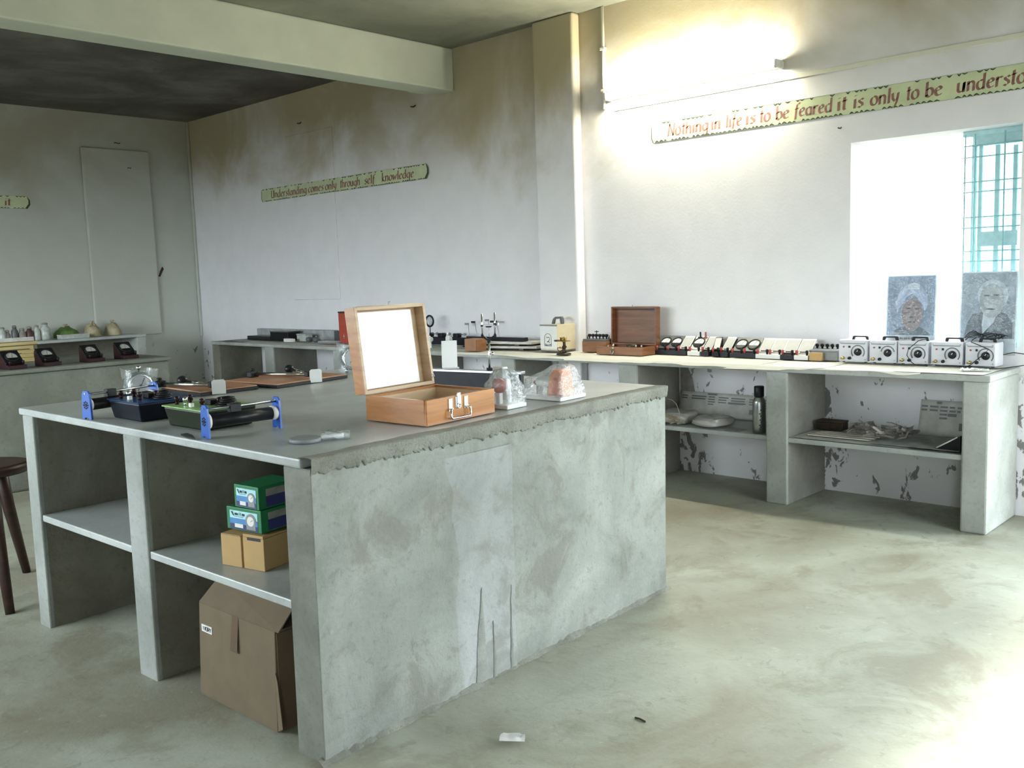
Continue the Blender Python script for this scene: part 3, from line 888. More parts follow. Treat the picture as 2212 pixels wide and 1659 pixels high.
# --- bagged stop clocks
def clock(name, label, x, y, rz, s=1.0):
    t = thing(name, label, 'clock', tloc(x, y), rz, 'bagged stop clocks')
    R_ = .058*s
    P('case', 'clock_grey', t, lambda m: m.at((0, 0, R_+.012)).lathe([(R_*.8, .05*s), (R_*.97, .045*s), (R_, .02*s), (R_, -.02*s), (R_*.97, -.026*s)], 30, 'y'))
    dl = P('dial', 'pale_card', t, lambda m: m.at((0, 0, R_+.012)).lathe([(R_*.74, -.026*s), (R_*.74, -.028*s)], 30, 'y'))
    P('bezel', 'chrome', t, lambda m: m.ring((0, -.026*s, R_+.012), R_*.80, .006*s, 'y'))
    mm = MB(); mm.prism([(-.002, R_+.01), (.002, R_+.01), (.018*s, R_+.045*s), (.016*s, R_+.046*s)], -.031*s, -.029*s, 'y'); mm.prism([(-.0015, R_+.012), (.0015, R_+.012), (-.012*s, R_-.01), (-.014*s, R_-.008)], -.031*s, -.029*s, 'y'); mm.at((0, -.03*s, R_+.012)).lathe([(.005, -.002), (.005, .002)], 10, 'y'); mm.build('hands', 'ink', dl)
    P('foot', 'chrome', t, lambda m: (m.at((-.03*s, 0, 0)).lathe([(.008, 0), (.006, .022)], 10), m.at((.03*s, 0, 0)).lathe([(.008, 0), (.006, .022)], 10)))
    P('winder', 'chrome', t, lambda m: m.at((0, 0, 2*R_+.01)).lathe([(.004, 0), (.004, .012), (.009, .013), (.009, .024), (.002, .028)], 12))
    def bag(u, v):
        a = 2*PI*u
        rr_ = (1.18+.10*noise.noise(Vector((math.cos(a)*2, math.sin(a)*2, v*5)))+.06*noise.noise(Vector((math.cos(a)*6, math.sin(a)*6, v*11))))*(1-.18*v*v)
        return Vector((math.cos(a)*R_*rr_, math.sin(a)*.055*s*rr_, .002+(2*R_+.022)*v))
    P('plastic_bag', 'thin_bag', t, lambda m: m.grid(30, 14, bag))
    def ears(m):
        z = 2*R_+.012
        m.add([(-.03*s, .0, z), (-.075*s, .006, z+.022*s), (-.07*s, .0, z-.03*s), (-.045*s, -.01, z-.02)], [(0, 1, 2, 3)])
        m.add([(.02*s, 0, z+.008), (.085*s, .01, z+.008*s), (.075*s, 0, z-.03*s), (.05*s, -.012, z-.02)], [(0, 1, 2, 3)])
        m.add([(-.02*s, 0, z+.01), (.015*s, .0, z+.03*s), (.02*s, .01, z+.005)], [(0, 1, 2)])
    P('bag_mouth', 'polythene', t, ears)
    return t
clock('stop_clock', 'shiny round stop clock in a clear plastic bag behind the blue panel box', .36, 1.60, -.30, .95)
clock('stop_clock', 'dark stop clock with pale round dial in plastic, half hidden by the open lid', 1.54, 1.665, -.62, 1.05)

# --- optical boards with crossed chrome rods
def board(label, x, y, rz, W_, D_, pl, blk, kn):
    t = thing('optics_board', label, 'drawing board', tloc(x, y), rz, 'hardboards with chrome rods')
    P('base', 'black_plastic', t, lambda m: m.box(0, 0, 0, W_, D_, .014), .002)
    P('board', 'hardboard', t, lambda m: m.box(.004, .004, .014, W_-.004, D_-.004, .020), .001)
    L = t.matrix_world.inverted() @ MT
    def loc(u, v, h): return L @ top(u, v, h)
    a, c = loc(pl[0], pl[2], .004), loc(pl[1], pl[2]-1, .004)
    w = .058
    dirn = Vector((c.x-a.x, c.y-a.y, 0)); yaw = math.atan2(dirn.y, dirn.x)*.5
    P('screen', 'white_plastic', t, lambda m: m.at((a.x, a.y-.004, .003), yaw).prism([(0, 0), (w, 0), (w, .054), (w-.008, .062), (.008, .062), (0, .054)], -.006, 0, 'y'), .001)
    hb = Vector((a.x+.02, a.y+.022, .04))
    P('hub', 'black_plastic', t, lambda m: m.cbox((hb.x, hb.y, .042), (.034, .028, .026)), .004)
    e0, e1 = loc(*blk, .036), loc(*kn, .046)
    for e in (e0, e1):
        P('rod', 'chrome', t, lambda m: m.rod(hb, e, .0085, 12))
    P('knob', 'black_plastic', t, lambda m: m.ball(e1, .024, (1, 1, .9)))
    P('end_block', 'black_plastic', t, lambda m: (m.cbox((e0.x, e0.y, .034), (.05, .034, .028)), m.at((e0.x, e0.y, .05)).lathe([(.012, 0), (.012, .012)], 10)), .005)
    return t
board('brown hardboard on black base with crossed chrome rods, behind the blue panel box', .578, 1.508, -.02, .285, .335, (457, 487, 852), (345, 829), (394, 822))
board('brown hardboard on black base with crossed chrome rods, nearer the open case lid', .918, 1.440, .10, .44, .37, (668, 694, 827), (546, 808), (625, 797))

# --- optical bench with screen and stand
XO, YO, RO = 1.40, .425, .20
def along(t): return XO+.015-math.sin(RO)*t, YO+math.cos(RO)*t
ob = thing('optical_bench', 'long black optical bench rail behind the open case', 'optical bench', tloc(XO, YO), RO)
OBL, OBH = .60, .080
P('rail', 'black_metal', ob, lambda m: m.box(0, 0, .0, .03, OBL, OBH-.010), .003)
P('top_edge', 'steel', ob, lambda m: m.box(-.004, -.004, OBH-.010, .034, OBL, OBH), .001)
P('end_foot', 'black_metal', ob, lambda m: (m.box(-.02, .03, 0, .05, .055, .02), m.box(-.02, OBL-.06, 0, .05, OBL-.03, .02)), .003)
sc_ = thing('white_screen', 'white upright screen card standing on the black optical bench', 'screen', tloc(*along(.36), HT+OBH+.0024), -.55)
P('card', 'white_laminate', sc_, lambda m: m.box(-.034, -.003, .006, .034, .003, .122), .001)
P('base', 'white_plastic', sc_, lambda m: m.box(-.03, -.010, 0, .04, .010, .006), .001)
st = thing('fork_stand', 'chrome rod stand with two-pronged fork and clamp on the optical bench', 'stand', tloc(*along(.16), HT+OBH+.0024), -.75)
P('rod', 'chrome', st, lambda m: m.rod((0, 0, 0), (0, 0, .128), .0048, 12))
P('rider', 'black_metal', st, lambda m: m.box(-.012, -.016, 0, .012, .016, .010), .002)
P('thumb_screw', 'chrome', st, lambda m: (m.rod((0, -.005, .070), (.012, -.005, .070), .003, 8), m.at((.015, -.005, .070)).lathe([(.007, -.004), (.007, .004)], 12, 'x')))
def fork(m):
    m.tube([(-.030, 0, .142), (-.022, 0, .142), (0, 0, .125), (.022, 0, .142), (.030, 0, .142)], .0052, 8)
    m.cbox((0, 0, .126), (.013, .013, .016)); m.cbox((-.027, 0, .145), (.011, .011, .014)); m.cbox((.027, 0, .145), (.011, .011, .014))
P('fork', 'black_metal', st, fork, .001)
P('prong', 'chrome', st, lambda m: m.rod((-.027, 0, .145), (-.027, 0, .238), .0034, 10))
P('prong', 'chrome', st, lambda m: m.rod((.027, 0, .145), (.027, 0, .243), .0034, 10))
P('cross_bar', 'chrome', st, lambda m: m.box(-.032, -.008, .186, .030, -.004, .193), .001)
P('clamp', 'black_metal', st, lambda m: (m.cbox((.027, -.002, .193), (.012, .012, .012)), m.cbox((-.028, -.004, .189), (.010, .010, .008)), m.prism([(-.014, .186), (-.010, .181), (.010, .181), (.014, .186)], -.010, -.002, 'y')), .001)
P('clamp_knob', 'white_plastic', st, lambda m: m.ball((.039, 0, .193), .007))

# --- bagged models on white slabs
def slab_model(label, x, y, rz, w, d, prof, kind, bagm='polythene'):
    t = thing('bagged_model', label, 'model', tloc(x, y), rz, 'bagged motor models')
    P('base', 'white_plastic', t, lambda m: m.box(0, 0, 0, w, d, .016), .003)
    if kind == 0:
        P('wheel', 'red_plastic', t, lambda m: m.at((.03, .06, .082)).lathe([(.006, -.012), (.026, -.012), (.028, -.004), (.028, .008), (.006, .008)], 24, 'x'))
        P('armature', 'white_plastic', t, lambda m: (m.at((.05, .06, .082)).lathe([(.017, 0), (.024, .006), (.024, .03), (.015, .036)], 18, 'x'), m.box(.05, .035, .016, .085, .085, .06)), .002)
        P('magnet', 'grey_plastic', t, lambda m: (m.at((.098, .06, .085)).lathe([(.02, 0), (.02, .008)], 18, 'x'), m.at().ring((.108, .06, .085), .013, .003, 'x', n=18)))
        P('bracket', 'white_plastic', t, lambda m: (m.box(.02, .052, .016, .04, .07, .07), m.box(.088, .052, .016, .1, .07, .085)))
    else:
        def arch(m):
            m.prism([(.115, .016), (.150, .016), (.165, .09), (.185, .09), (.19, .016), (.225, .016), (.215, .105), (.198, .128), (.155, .128), (.135, .105)], .035, .095, 'y')
        P('magnet', 'orange_plastic', t, arch, .006)
        P('armature', 'white_plastic', t, lambda m: m.at((.02, .064, .068)).lathe([(.012, 0), (.020, .012), (.023, .06), (.023, .10), (.016, .13)], 20, 'x'))
        P('wheel', 'red_plastic', t, lambda m: m.at((.004, .064, .062)).lathe([(.010, 0), (.012, .02)], 14, 'x'))
        P('bracket', 'grey_plastic', t, lambda m: (m.box(.03, .05, .016, .04, .078, .05), m.box(.1, .05, .016, .108, .078, .05)))
    def bag(u, v):
        # a sheet dropped over the model: rectangle below, gathered ridge above
        a = 2*PI*u
        cx, cy = math.cos(a), math.sin(a)
        k = max(abs(cx), abs(cy))
        bx, by = .5+.5*cx/k, .5+.5*cy/k
        z, x0, x1, y0, y1 = prof(v)
        q = Vector((cx*3, cy*3, v*3))
        wv = .010*noise.noise(q*1.3)+.006*noise.noise(q*3.1)
        wv *= min(1, v*4)
        return Vector((x0+(x1-x0)*bx+wv*cx, y0+(y1-y0)*by+wv*cy, z+.004*noise.noise(q*2)*v))
    P('plastic_bag', bagm, t, lambda m: m.grid(48, 18, bag))
    return t
def lerp(tab, v):
    for (a, A), (b, B) in zip(tab, tab[1:]):
        if v <= b:
            t = (v-a)/(b-a)
            return [x+(y-x)*t for x, y in zip(A, B)]
    return tab[-1][1]
p1 = [(0, (.014, -.001, .133, -.001, .121)), (.25, (.04, .004, .124, .003, .116)), (.5, (.088, .0, .108, .006, .11)), (.72, (.118, .022, .098, .015, .1)), (.88, (.136, .035, .082, .028, .085)), (1, (.142, .045, .07, .04, .07))]
slab_model('small motor model with red wheel in a clear plastic bag beside the wooden case', .972, .128, .03, .132, .12, lambda v: lerp(p1, v), 0).scale = (.86, .94, 1)
p2 = [(0, (.014, -.02, .246, -.001, .141)), (.25, (.05, -.012, .236, .005, .135)), (.5, (.085, .0, .228, .01, .128)), (.75, (.118, .09, .222, .03, .11)), (.9, (.142, .13, .215, .04, .1)), (1, (.149, .150, .2, .05, .09))]
slab_model('larger orange horseshoe motor model in a clear plastic bag near the table corner', 1.232, .275, -PI/2+.02, .246, .14, lambda v: lerp(p2, v), 1).scale = (.75, 1.2, .90)

# --- magnifier
mg = thing('magnifying_glass', 'magnifying glass with bagged handle lying near the table corner', 'magnifier', tloc(.165, .238), -.62)
P('rim', 'grey_plastic', mg, lambda m: m.at((0, 0, .006)).lathe([(.044, -.006), (.048, -.006), (.048, .006), (.044, .006)], 36))
P('lens', 'lens_glass', mg, lambda m: m.at((0, 0, .006)).lathe([(.0, -.005), (.03, -.004), (.044, -.001), (.044, .001), (.03, .004), (0, .005)], 30))
P('handle', 'white_plastic', mg, lambda m: m.tube([(.047, 0, .008), (.06, 0, .010), (.115, 0, .011)], [.005, .007, .008], 10))
P('handle_bag', 'polythene', mg, lambda m: m.grid(20, 12, lambda u, v: Vector((.048+.085*v, (.020+.006*noise.noise(Vector((u*9, v*7, 0))))*math.cos(2*PI*u)*(1-.4*(v-.5)**2), max(.0006, .013+(.015+.008*noise.noise(Vector((u*8, v*9, 5))))*math.sin(2*PI*u))))))
q = MT @ Vector((.004, .625, HT+.0008))
tag(P('chip_mark', 'black_plastic', None, lambda m: m.at(q, 1.25+TR, 0, 0).prism([(-.07, -.005), (.01, -.014), (.07, -.010), (.06, .012), (-.01, .006)], 0, .004, 'z')), 'flat dark piece standing for a chipped spot on the table edge in front of the green panel box', 'chip')  # thin added piece stands for a dark chip in the slab edge

# --- cartons on the shelf, large carton on the floor
SZ = .4562
def tan(label, x, y, w, d, h, rz=0, flap=False):
    t = thing('small_carton', label, 'carton', tloc(x, y, SZ), rz, 'plain tan cartons on the shelf')
    P('body', 'tan_card', t, lambda m: m.box(0, 0, 0, d, w, h), .0015)
    P('top_flap', 'tan_card', t, lambda m: m.prism([(0, h+.001), (d, h+.001), (d, h+.003), (0, h+.010 if flap else h+.003)], .002, w-.002, 'y'))
    if flap:
        P('open_slot', 'ink', t, lambda m: m.prism([(.03, h-.010), (w-.012, h-.012), (w-.014, h+.001), (.02, h+.001)], -.0015, 0, 'x') if False else m.box(-.0008, .012, h-.009, .001, w-.02, h))
    return t
tan('plain tan carton on the table shelf, the one farther from the end wall', .088, .500, .088, .15, .102, .2)
tan('plain tan carton on the table shelf with loose top flap, next to the end wall', .108, .405, .089, .17, .104, .2, True)
def printed(label, x, y, z, w, d, h, rz):
    t = thing('dial_gauge_box', label, 'box', tloc(x, y, z), rz, 'green printed instrument boxes')
    P('body', 'green_card', t, lambda m: m.box(0, 0, 0, d, w, h), .002)
    def front(m, a, b, c, e): m.box(-.0012, a, b, -.0002, c, e)
    # front print: local y runs away from the end wall, so the photo's left is high y
    pn = P('front_print', 'label_sky', t, lambda m: m.box(-.0010, w*.10, h*.05, 0, w*.90, h*.86))
    m = MB(); m.box(-.0016, w*.10, h*.28, -.0008, w*.90, h*.52); m.build('blue_stripe', 'label_blue', pn)
    m = MB(); m.box(-.0016, w*.10, h*.05, -.0008, w*.90, h*.28); m.build('dark_stripe', 'label_navy', pn)
    m = MB(); m.box(-.0022, w*.52, h*.12, -.0014, w*.76, h*.29); m.build('sticker', 'label_white', pn)
    m = MB(); m.prism([(w*.16, h*.10), (w*.42, h*.10), (w*.42, h*.34), (w*.16, h*.34)], -.0022, -.0014, 'x')
    m.at((-.0018, w*.29, h*.48)).lathe([(w*.15, -.0006), (w*.15, .0006)], 26, 'x'); m.build('gauge_picture', 'grey_plastic', pn)
    m = MB().at((-.0026, w*.29, h*.48)).lathe([(w*.10, -.0005), (w*.10, .0006)], 24, 'x'); m.build('gauge_face', 'label_white', pn)
    m = MB(); m.prism([(w*.29, h*.46), (w*.30, h*.46), (w*.23, h*.56), (w*.22, h*.55)], -.0036, -.0030, 'x'); m.build('gauge_needle', 'ink', pn)
    # the blurred maker's word and its underline
    m = MB()
    y = w*.86
    m.prism([(y, h*.80), (y-w*.05, h*.80), (y-w*.09, h*.63), (y-w*.06, h*.63)], -.0020, -.0012, 'x')
    for k, gl in enumerate('ooillos'):
        yy = y-w*.11-k*w*.042
        if gl == 'i': m.box(-.002, yy-w*.008, h*.66, -.0012, yy, h*.76)
        elif gl == 'l': m.box(-.002, yy-w*.010, h*.66, -.0012, yy, h*.79)
        else:
            m.box(-.002, yy-w*.032, h*.66, -.0012, yy-w*.022, h*.75); m.box(-.002, yy-w*.01, h*.66, -.0012, yy, h*.75); m.box(-.002, yy-w*.032, h*.735, -.0012, yy, h*.76)
    m.box(-.002, w*.50, h*.60, -.0012, w*.78, h*.615)
    m.build('maker_word', 'ink', pn)
    sd = P('side_print', 'label_navy', t, lambda m: m.box(d*.18, -.0012, h*.08, d*.98, 0, h*.55))
    m = MB(); m.box(d*.18, -.0014, h*.55, d*.98, -.0001, h*.86); m.build('side_panel', 'dusty_grey', sd)
    return t
printed('green printed gauge box resting on the tan cartons, lower of two', .118, .425, SZ+.1162, .160, .16, .074, .14)
printed('green printed gauge box on top of the other green box', .118, .432, SZ+.1912, .118, .16, .074, .10)
bc = thing('cardboard_carton', 'large brown cardboard carton with open side flap on the floor under the shelf', 'carton', tloc(.022, .258, .001), -.01)
bw, bd, bh = .44, .30, .385
def tilted(m):
    # front panel leans back at the top where the folded lid begins
    m.add([(0, 0, 0), (bd, 0, 0), (bd, bw, 0), (0, bw, 0), (.012, .006, .315), (bd-.02, .006, .315), (bd-.02, bw-.006, .315), (.012, bw-.006, .315)],
          [(0, 3, 2, 1), (0, 1, 5, 4), (1, 2, 6, 5), (2, 3, 7, 6), (3, 0, 4, 7), (4, 5, 6, 7)])
P('body', 'cardboard', bc, tilted, .003)
P('top_flap', 'cardboard', bc, lambda m: m.add([(.0125, -.012, .316), (.0125, bw-.006, .316), (.085, bw-.02, .388), (.095, .0, .388), (.016, -.012, .314), (.016, bw-.006, .314), (.088, bw-.02, .385), (.098, .0, .385)],
   [(0, 1, 2, 3), (4, 7, 6, 5), (0, 4, 5, 1), (1, 5, 6, 2), (2, 6, 7, 3), (3, 7, 4, 0)]))
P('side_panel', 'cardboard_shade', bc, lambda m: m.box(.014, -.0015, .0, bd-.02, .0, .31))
P('side_flap', 'cardboard', bc, lambda m: m.add([(.001, -.002, .19), (.001, -.002, .005), (-.012, -.045, .03), (-.004, -.018, .17), (.004, -.001, .19), (.004, -.001, .005), (-.009, -.044, .03), (-.001, -.017, .17)], [(0, 1, 2, 3), (7, 6, 5, 4), (0, 3, 7, 4), (3, 2, 6, 7), (2, 1, 5, 6)]))
lab = P('sticker', 'label_white', bc, lambda m: m.box(.0062, bw-.085, .222, .0092, bw-.024, .246))
lab2 = MB()
def word(m, s, x0, z0, ww, hh, d, step):
    """block capitals made of small bars, read along -y on a face towards -x"""
    L = {'I': [(.5, 0, .5, 1)], 'V': [(0, 1, .5, 0), (.5, 0, 1, 1)], 'O': [(0, 0, 0, 1), (1, 0, 1, 1), (0, 0, 1, 0), (0, 1, 1, 1)], 'R': [(0, 0, 0, 1), (0, 1, 1, 1), (1, 1, 1, .5), (1, .5, 0, .5), (.4, .5, 1, 0)],
         'Y': [(0, 1, .5, .5), (1, 1, .5, .5), (.5, .5, .5, 0)]}
    for i, c in enumerate(s):
        for (a, b, e, f) in L[c]:
            m.tube([(d, x0-i*step-a*ww, z0+b*hh), (d, x0-i*step-e*ww, z0+f*hh)], .0011, 4)
word(lab2, 'IVORY', bw-.031, .228, .0075, .013, .0058, .0105)
lab2.build('lettering', 'ink', lab)
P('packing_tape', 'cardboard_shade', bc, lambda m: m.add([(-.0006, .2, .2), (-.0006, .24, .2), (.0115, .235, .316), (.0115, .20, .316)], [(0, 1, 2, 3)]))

# --- stool at the frame's edge
so = thing('wooden_stool', 'dark brown wooden stool with splayed legs at the end of the island table', 'stool', (1.40, 4.62, 0), 0)
SH = .60
P('seat', 'stool_wood', so, lambda m: m.at((0, 0, SH)).lathe([(.10, -.05), (.165, -.045), (.175, -.02), (.172, -.004), (.16, 0)], 36))
tops = Vector((1.40, 4.62, 0))
legs = [onZ(58, 1236, 0)-tops, onZ(22, 1326, 0)-tops]
legs += [Vector((-legs[0].x, -legs[0].y, 0)), Vector((-legs[1].x, -legs[1].y, 0))]
for L in legs:
    L = Vector((L.x, L.y, 0)); n_ = L.normalized()
    P('leg', 'stool_wood', so, lambda m: m.tube([(n_.x*.12, n_.y*.12, SH-.03), (n_.x*.17, n_.y*.17, SH*.6), (L.x, L.y, .0)], [.028, .027, .019], 10))

# --- litter on the floor
q = onZ(1108, 1603, 0)
tag(P('crumpled_wrapper', 'label_white', None, lambda m: m.at((q.x, q.y, .001), 2.2).grid(8, 6, lambda u, v: Vector(((u-.5)*.075, (v-.5)*.04, .012+.016*math.sin(v*PI)*(.5+noise.noise(Vector((u*4, v*5, 1)))))))), 'small crumpled white wrapper lying on the floor', 'litter')
qa, qb = onZ(1372, 1550, .003), onZ(1394, 1559, .003)
tag(P('twig', 'rust_iron', None, lambda m: m.tube([qa, (qa+qb)/2+Vector((.002, .002, .001)), qb], .0028, 6)), 'thin dark twig lying on the bare floor', 'litter')
# ------------------------------------------------------------------ things on the long bench (fronts face the room)
ZB = HB+.0075                                    # on the sheets of newspaper
def by(u, v, x=5.2): return onX(u, v, x).y
def bloc(u, x, z=ZB, v=770): return (x, by(u, v, x), z)

# newspapers covering the bench top, front edges curling over
def sheet(label, u0, u1, x0, x1, z, seed, mat='newsprint', drop=.0, skew=0.0):
    ya, yb = by(u0, 790, XB), by(u1, 790, XB)
    r = random.Random(seed)
    def fn(i, j):
        y = ya+(yb-ya)*i
        xf = x0+.014*noise.noise(Vector((i*4, seed, 0)))+skew*(i-.5)
        x = xf+(x1-xf)*j**2
        h = z+.0004*noise.noise(Vector((i*7, j*3, seed)))+.0005
        e = XB-.0095
        if x < e: h -= min(.02, (e-x)*.9)*drop
        return Vector((x, y, h))
    o = P('newspaper_sheet', mat, None, lambda m: m.grid(40, 34, fn, True))
    return tag(o, label, 'newspaper', 'newspapers spread on the long bench')
sheet('old newspaper sheet under the small stuff at the far end of the long bench', 500, 770, XB-.010, XW-.06, HB+.0008, 1, 'newsprint_old', .5)
sheet('newspaper sheet under the boards and the cream case on the long bench', 985, 1260, XB-.022, XW-.05, HB+.0008, 2, 'newsprint', 1)
sheet('newspaper sheet under the open dark wooden box on the long bench', 1225, 1480, XB-.030, XW-.05, HB+.0030, 3, 'newsprint', 1, .02)
sheet('wavy-edged newspaper sheet in front of the first dark meters', 1420, 1640, XB-.030, XW-.2, HB+.0054, 4, 'newsprint', 1, -.01)
sheet('folded newspaper sheet lapping over its neighbour in front of the pale meters', 1575, 1780, XB-.040, XW-.2, HB+.0030, 6, 'newsprint', 1, .06)
sheet('bright newspaper sheet under the white power supplies', 1690, 1990, XB-.016, XW-.03, HB+.0008, 8, 'newsprint', 1)
sheet('creased newspaper sheet at the near end of the long bench', 1930, 2125, XB-.004, XW-.03, HB+.0030, 9, 'newsprint', 1, .01)

# --- power supplies
PX = 5.205
def supply(u0, u1, label, arc=(140, 400), first=[None]):
    y0, y1 = by(u0, 785, PX), by(u1, 785, PX)
    w = y0-y1
    t = thing('power_supply', label, 'power supply', (PX, y0, ZB+.001), RZ, 'white power supplies on the long bench')
    h, d = .128, .13
    P('cabinet', 'grey_white_paint', t, lambda m: m.box(0, .004, .006, w, d, h), .003)
    P('front_panel', 'grey_white_paint', t, lambda m: m.box(.003, 0, .009, w-.003, .005, h-.004), .001)
    P('top_trim', 'grey_plastic', t, lambda m: m.box(.012, -.001, h-.022, w-.012, .001, h-.016))
    for sx in (.02, w-.02): P('foot', 'black_plastic', t, lambda m: m.at((sx, .03, 0)).lathe([(.008, 0), (.008, .006)], 10))
    cx, cz = w*.68, h*.48
    P('dial_scale', 'dark_grey_plastic', t, lambda m: m.arc_band((cx, cz), .034, .040, math.radians(-40 if arc[0] else 10), math.radians(220 if arc[0] else 170), -.0012, 0))
    kn = P('knob', 'black_plastic', t, lambda m: m.at((cx, 0, cz)).lathe([(.022, 0), (.021, -.004), (.017, -.006), (.016, -.018), (.013, -.020), (0, -.020)], 18, 'y'))
    m = MB(); m.at((cx, -.0205, cz), 0, 0, .6).box(-.0015, -.0006, .004, .0015, .0006, .014); m.build('pointer', 'label_white', kn)
    for sx, mt in ((w*.16, 'brass'), (w*.40, 'black_plastic')):
        P('terminal', mt, t, lambda m: m.at((sx, 0, h*.20)).lathe([(.009, 0), (.009, -.008), (.006, -.009), (.006, -.018), (0, -.019)], 12, 'y'))
    P('switch', 'black_plastic', t, lambda m: m.box(w*.36, -.006, h*.66, w*.42, 0, h*.75), .001)
    P('pilot_lamp', 'red_plastic', t, lambda m: m.at((w*.19, 0, h*.70)).lathe([(.005, 0), (.005, -.004), (0, -.007)], 10, 'y'))
    for sx in (.012, w-.012):
        for sz in (.02, h-.012):
            P('screw', 'steel', t, lambda m: m.at((sx, 0, sz)).lathe([(.0035, 0), (.0035, -.002), (0, -.003)], 8, 'y'))
    hx0, hx1 = w*.34, w*.92
    P('handle', 'black_plastic', t, lambda m: m.prism([(hx0, h), (hx0+.014, h), (hx0+.018, h+.014), (hx1-.018, h+.014), (hx1-.014, h), (hx1, h), (hx1-.004, h+.019), (hx1-.012, h+.022), (hx0+.012, h+.022), (hx0+.004, h+.019)], .05, .065, 'y'), .002)
    return t
supply(1811, 1873, 'white power supply beside the small tan carton, first in the row of five')
supply(1877, 1936.5, 'white power supply with half-circle dial scale, second in the row of five', (0, 0))
supply(1938.5, 2004, 'white power supply in the middle of five, with a lead across its front')
supply(2010, 2079, 'white power supply under the gap between the two portraits, fourth in the row')
supply(2084, 2150, 'white power supply with black leads over its handle, nearest the bench end')
yb_ = by(1975, 760, PX)
tag(P('lead', 'black_plastic', None, lambda m: m.tube([(PX+.02, by(2000, 745), ZB+.145), (PX-.012, by(1985, 750), ZB+.135), (PX-.024, by(1965, 762), ZB+.09), (PX-.026, by(1962, 770), ZB+.055), (PX-.03, by(1972, 782), ZB+.02), (PX-.035, by(1982, 787), ZB+.005), (PX-.05, by(2010, 790), ZB+.004)], .0022, 6)), 'thin black lead hanging across the front of the middle power supply', 'cable')
def tangle(m):
    r = random.Random(5)
    yy = by(2115, 735)
    for k in range(4):
        pts = []
        for i in range(14):
            t = i/13
            pts.append((PX+.098+.018*math.sin(i*1.3+k), yy+.10-.20*t+.01*math.sin(i+k), ZB+.136+.030*abs(math.sin(t*PI*(1.5+.4*k)))+.008*k*(1-t)))
        m.tube(pts, .0024, 6)
    m.tube([(PX+.085, by(2096, 740), ZB+.15), (PX+.02, by(2096, 745), ZB+.142), (PX-.010, by(2098, 757), ZB+.134), (PX-.034, by(2140, 757), ZB+.10), (PX-.036, by(2122, 770), ZB+.06), (PX-.038, by(2100, 783), ZB+.015), (PX-.05, by(2090, 790), ZB+.004)], .0024, 6)
tag(P('lead', 'black_plastic', None, tangle), 'tangle of black leads over the power supply nearest the bench end', 'cable')
tag(P('lead', 'black_plastic', None, lambda m: m.tube([(5.375, by(2156, 765, 5.375), ZB+.05), (5.365, by(2176, 757, 5.365), ZB+.062), (5.34, by(2190, 753, 5.34), ZB+.072), (5.34, 1.37, ZB+.06), (5.30, 1.36, ZB+.02), (5.22, 1.42, ZB+.012), (5.15, 1.48, ZB+.004), (5.12, 1.56, ZB+.003)], .0024, 6)), 'black lead looping past the end of the long bench', 'cable')
q = onZ(2110, 797, ZB)
tag(P('foil_wrapper', 'foil', None, lambda m: m.at((5.06, by(2105, 797, 5.06), ZB+.001), .3).grid(12, 8, lambda u, v: Vector(((v-.5)*.06, (u-.5)*.13, .004+.016*abs(noise.noise(Vector((u*6, v*5, 2)))))))), 'crumpled foil wrapper on the bench before the last power supply', 'wrapper')

# --- slanted panel meters
def meter(u, label, w, face, body, dial, xf=5.255, ring=True, rz=0, loc=None, group='panel meters on the long bench', s=1.0):
    if loc is None: loc = (xf, by(u, 772, xf), ZB+.001)
    t = thing('panel_meter', label, 'meter', loc, RZ+rz, group)
    d, h = .128*s, .112*s
    P('base', body, t, lambda m: m.prism([(0, 0), (0, .026), (.028, .030), (.036, .034), (d-.012, h-.008), (d, h-.006), (d, 0)], 0, w, 'x'), .002)
    # sloping face plate
    a = math.atan2(h-.041, d-.050)
    L = math.hypot(h-.041, d-.050)
    fp = MB(); fp.X = Matrix.Translation((0, .036, .035)) @ Matrix.Rotation(a, 4, 'X')
    fp.box(.0, 0, 0, w, L+.012, .006)
    fpo = fp.build('face_plate', face, t, .002)
    R_ = min(w, L)*(.42 if s == 1 else .36)
    cx, cy = w*.5, L*.55
    if dial:
        m = MB(); m.X = fp.X @ Matrix.Translation((cx, cy, .006))
        m.lathe([(R_*1.12, 0), (R_*1.12, .006), (R_*.93, .008), (R_*.93, .002)], 28)
        m.build('bezel', 'black_plastic', fpo)
        m = MB(); m.X = fp.X @ Matrix.Translation((cx, cy, .009))
        pts = [(R_*.93*math.cos(PI*i/18-.15), R_*.93*math.sin(PI*i/18*(1.0)+0)-R_*.12) for i in range(19)]
        pts = [(R_*.92*math.cos(t_), R_*.92*math.sin(t_)) for t_ in [(-.22)+(PI+.44)*i/20 for i in range(21)]]
        m.prism(pts, -.006, -.0005, 'z')
        dg = m.build('scale_card', 'label_white' if s == 1 else 'pale_card', fpo)
        m = MB(); m.X = fp.X @ Matrix.Translation((cx, cy, .009)); m.prism([(-.001, -.2*R_), (.001, -.2*R_), (.012, .75*R_), (.010, .75*R_)], 0, .0006, 'z'); m.build('needle', 'ink', dg)
    else:
        m = MB(); m.X = fp.X; m.box(w*.08, L*.10, .0062, w*.92, L*.98, .0075); m.build('scale_card', 'pale_card', fpo)
        m = MB(); m.X = fp.X; m.box(w*.25, L*.04, .0062, w*.75, L*.08, .0085); m.build('scale_edge', 'ink', fpo)
    for sx, mt in ((w*.14, 'red_plastic' if s == 1 else 'maroon_plastic'), (w*.86, 'black_plastic')):
        P('terminal', mt, t, lambda m: m.at((sx, .014, .027)).lathe([(.006, 0), (.0065, .012), (.0085, .013), (.0085, .028), (.003, .031)], 10))
    return t
dk = 'dark_grey_plastic'
meter(1414, 'dark grey meter with round dial beside the open wooden box', .088, dk, 'black_metal', True)
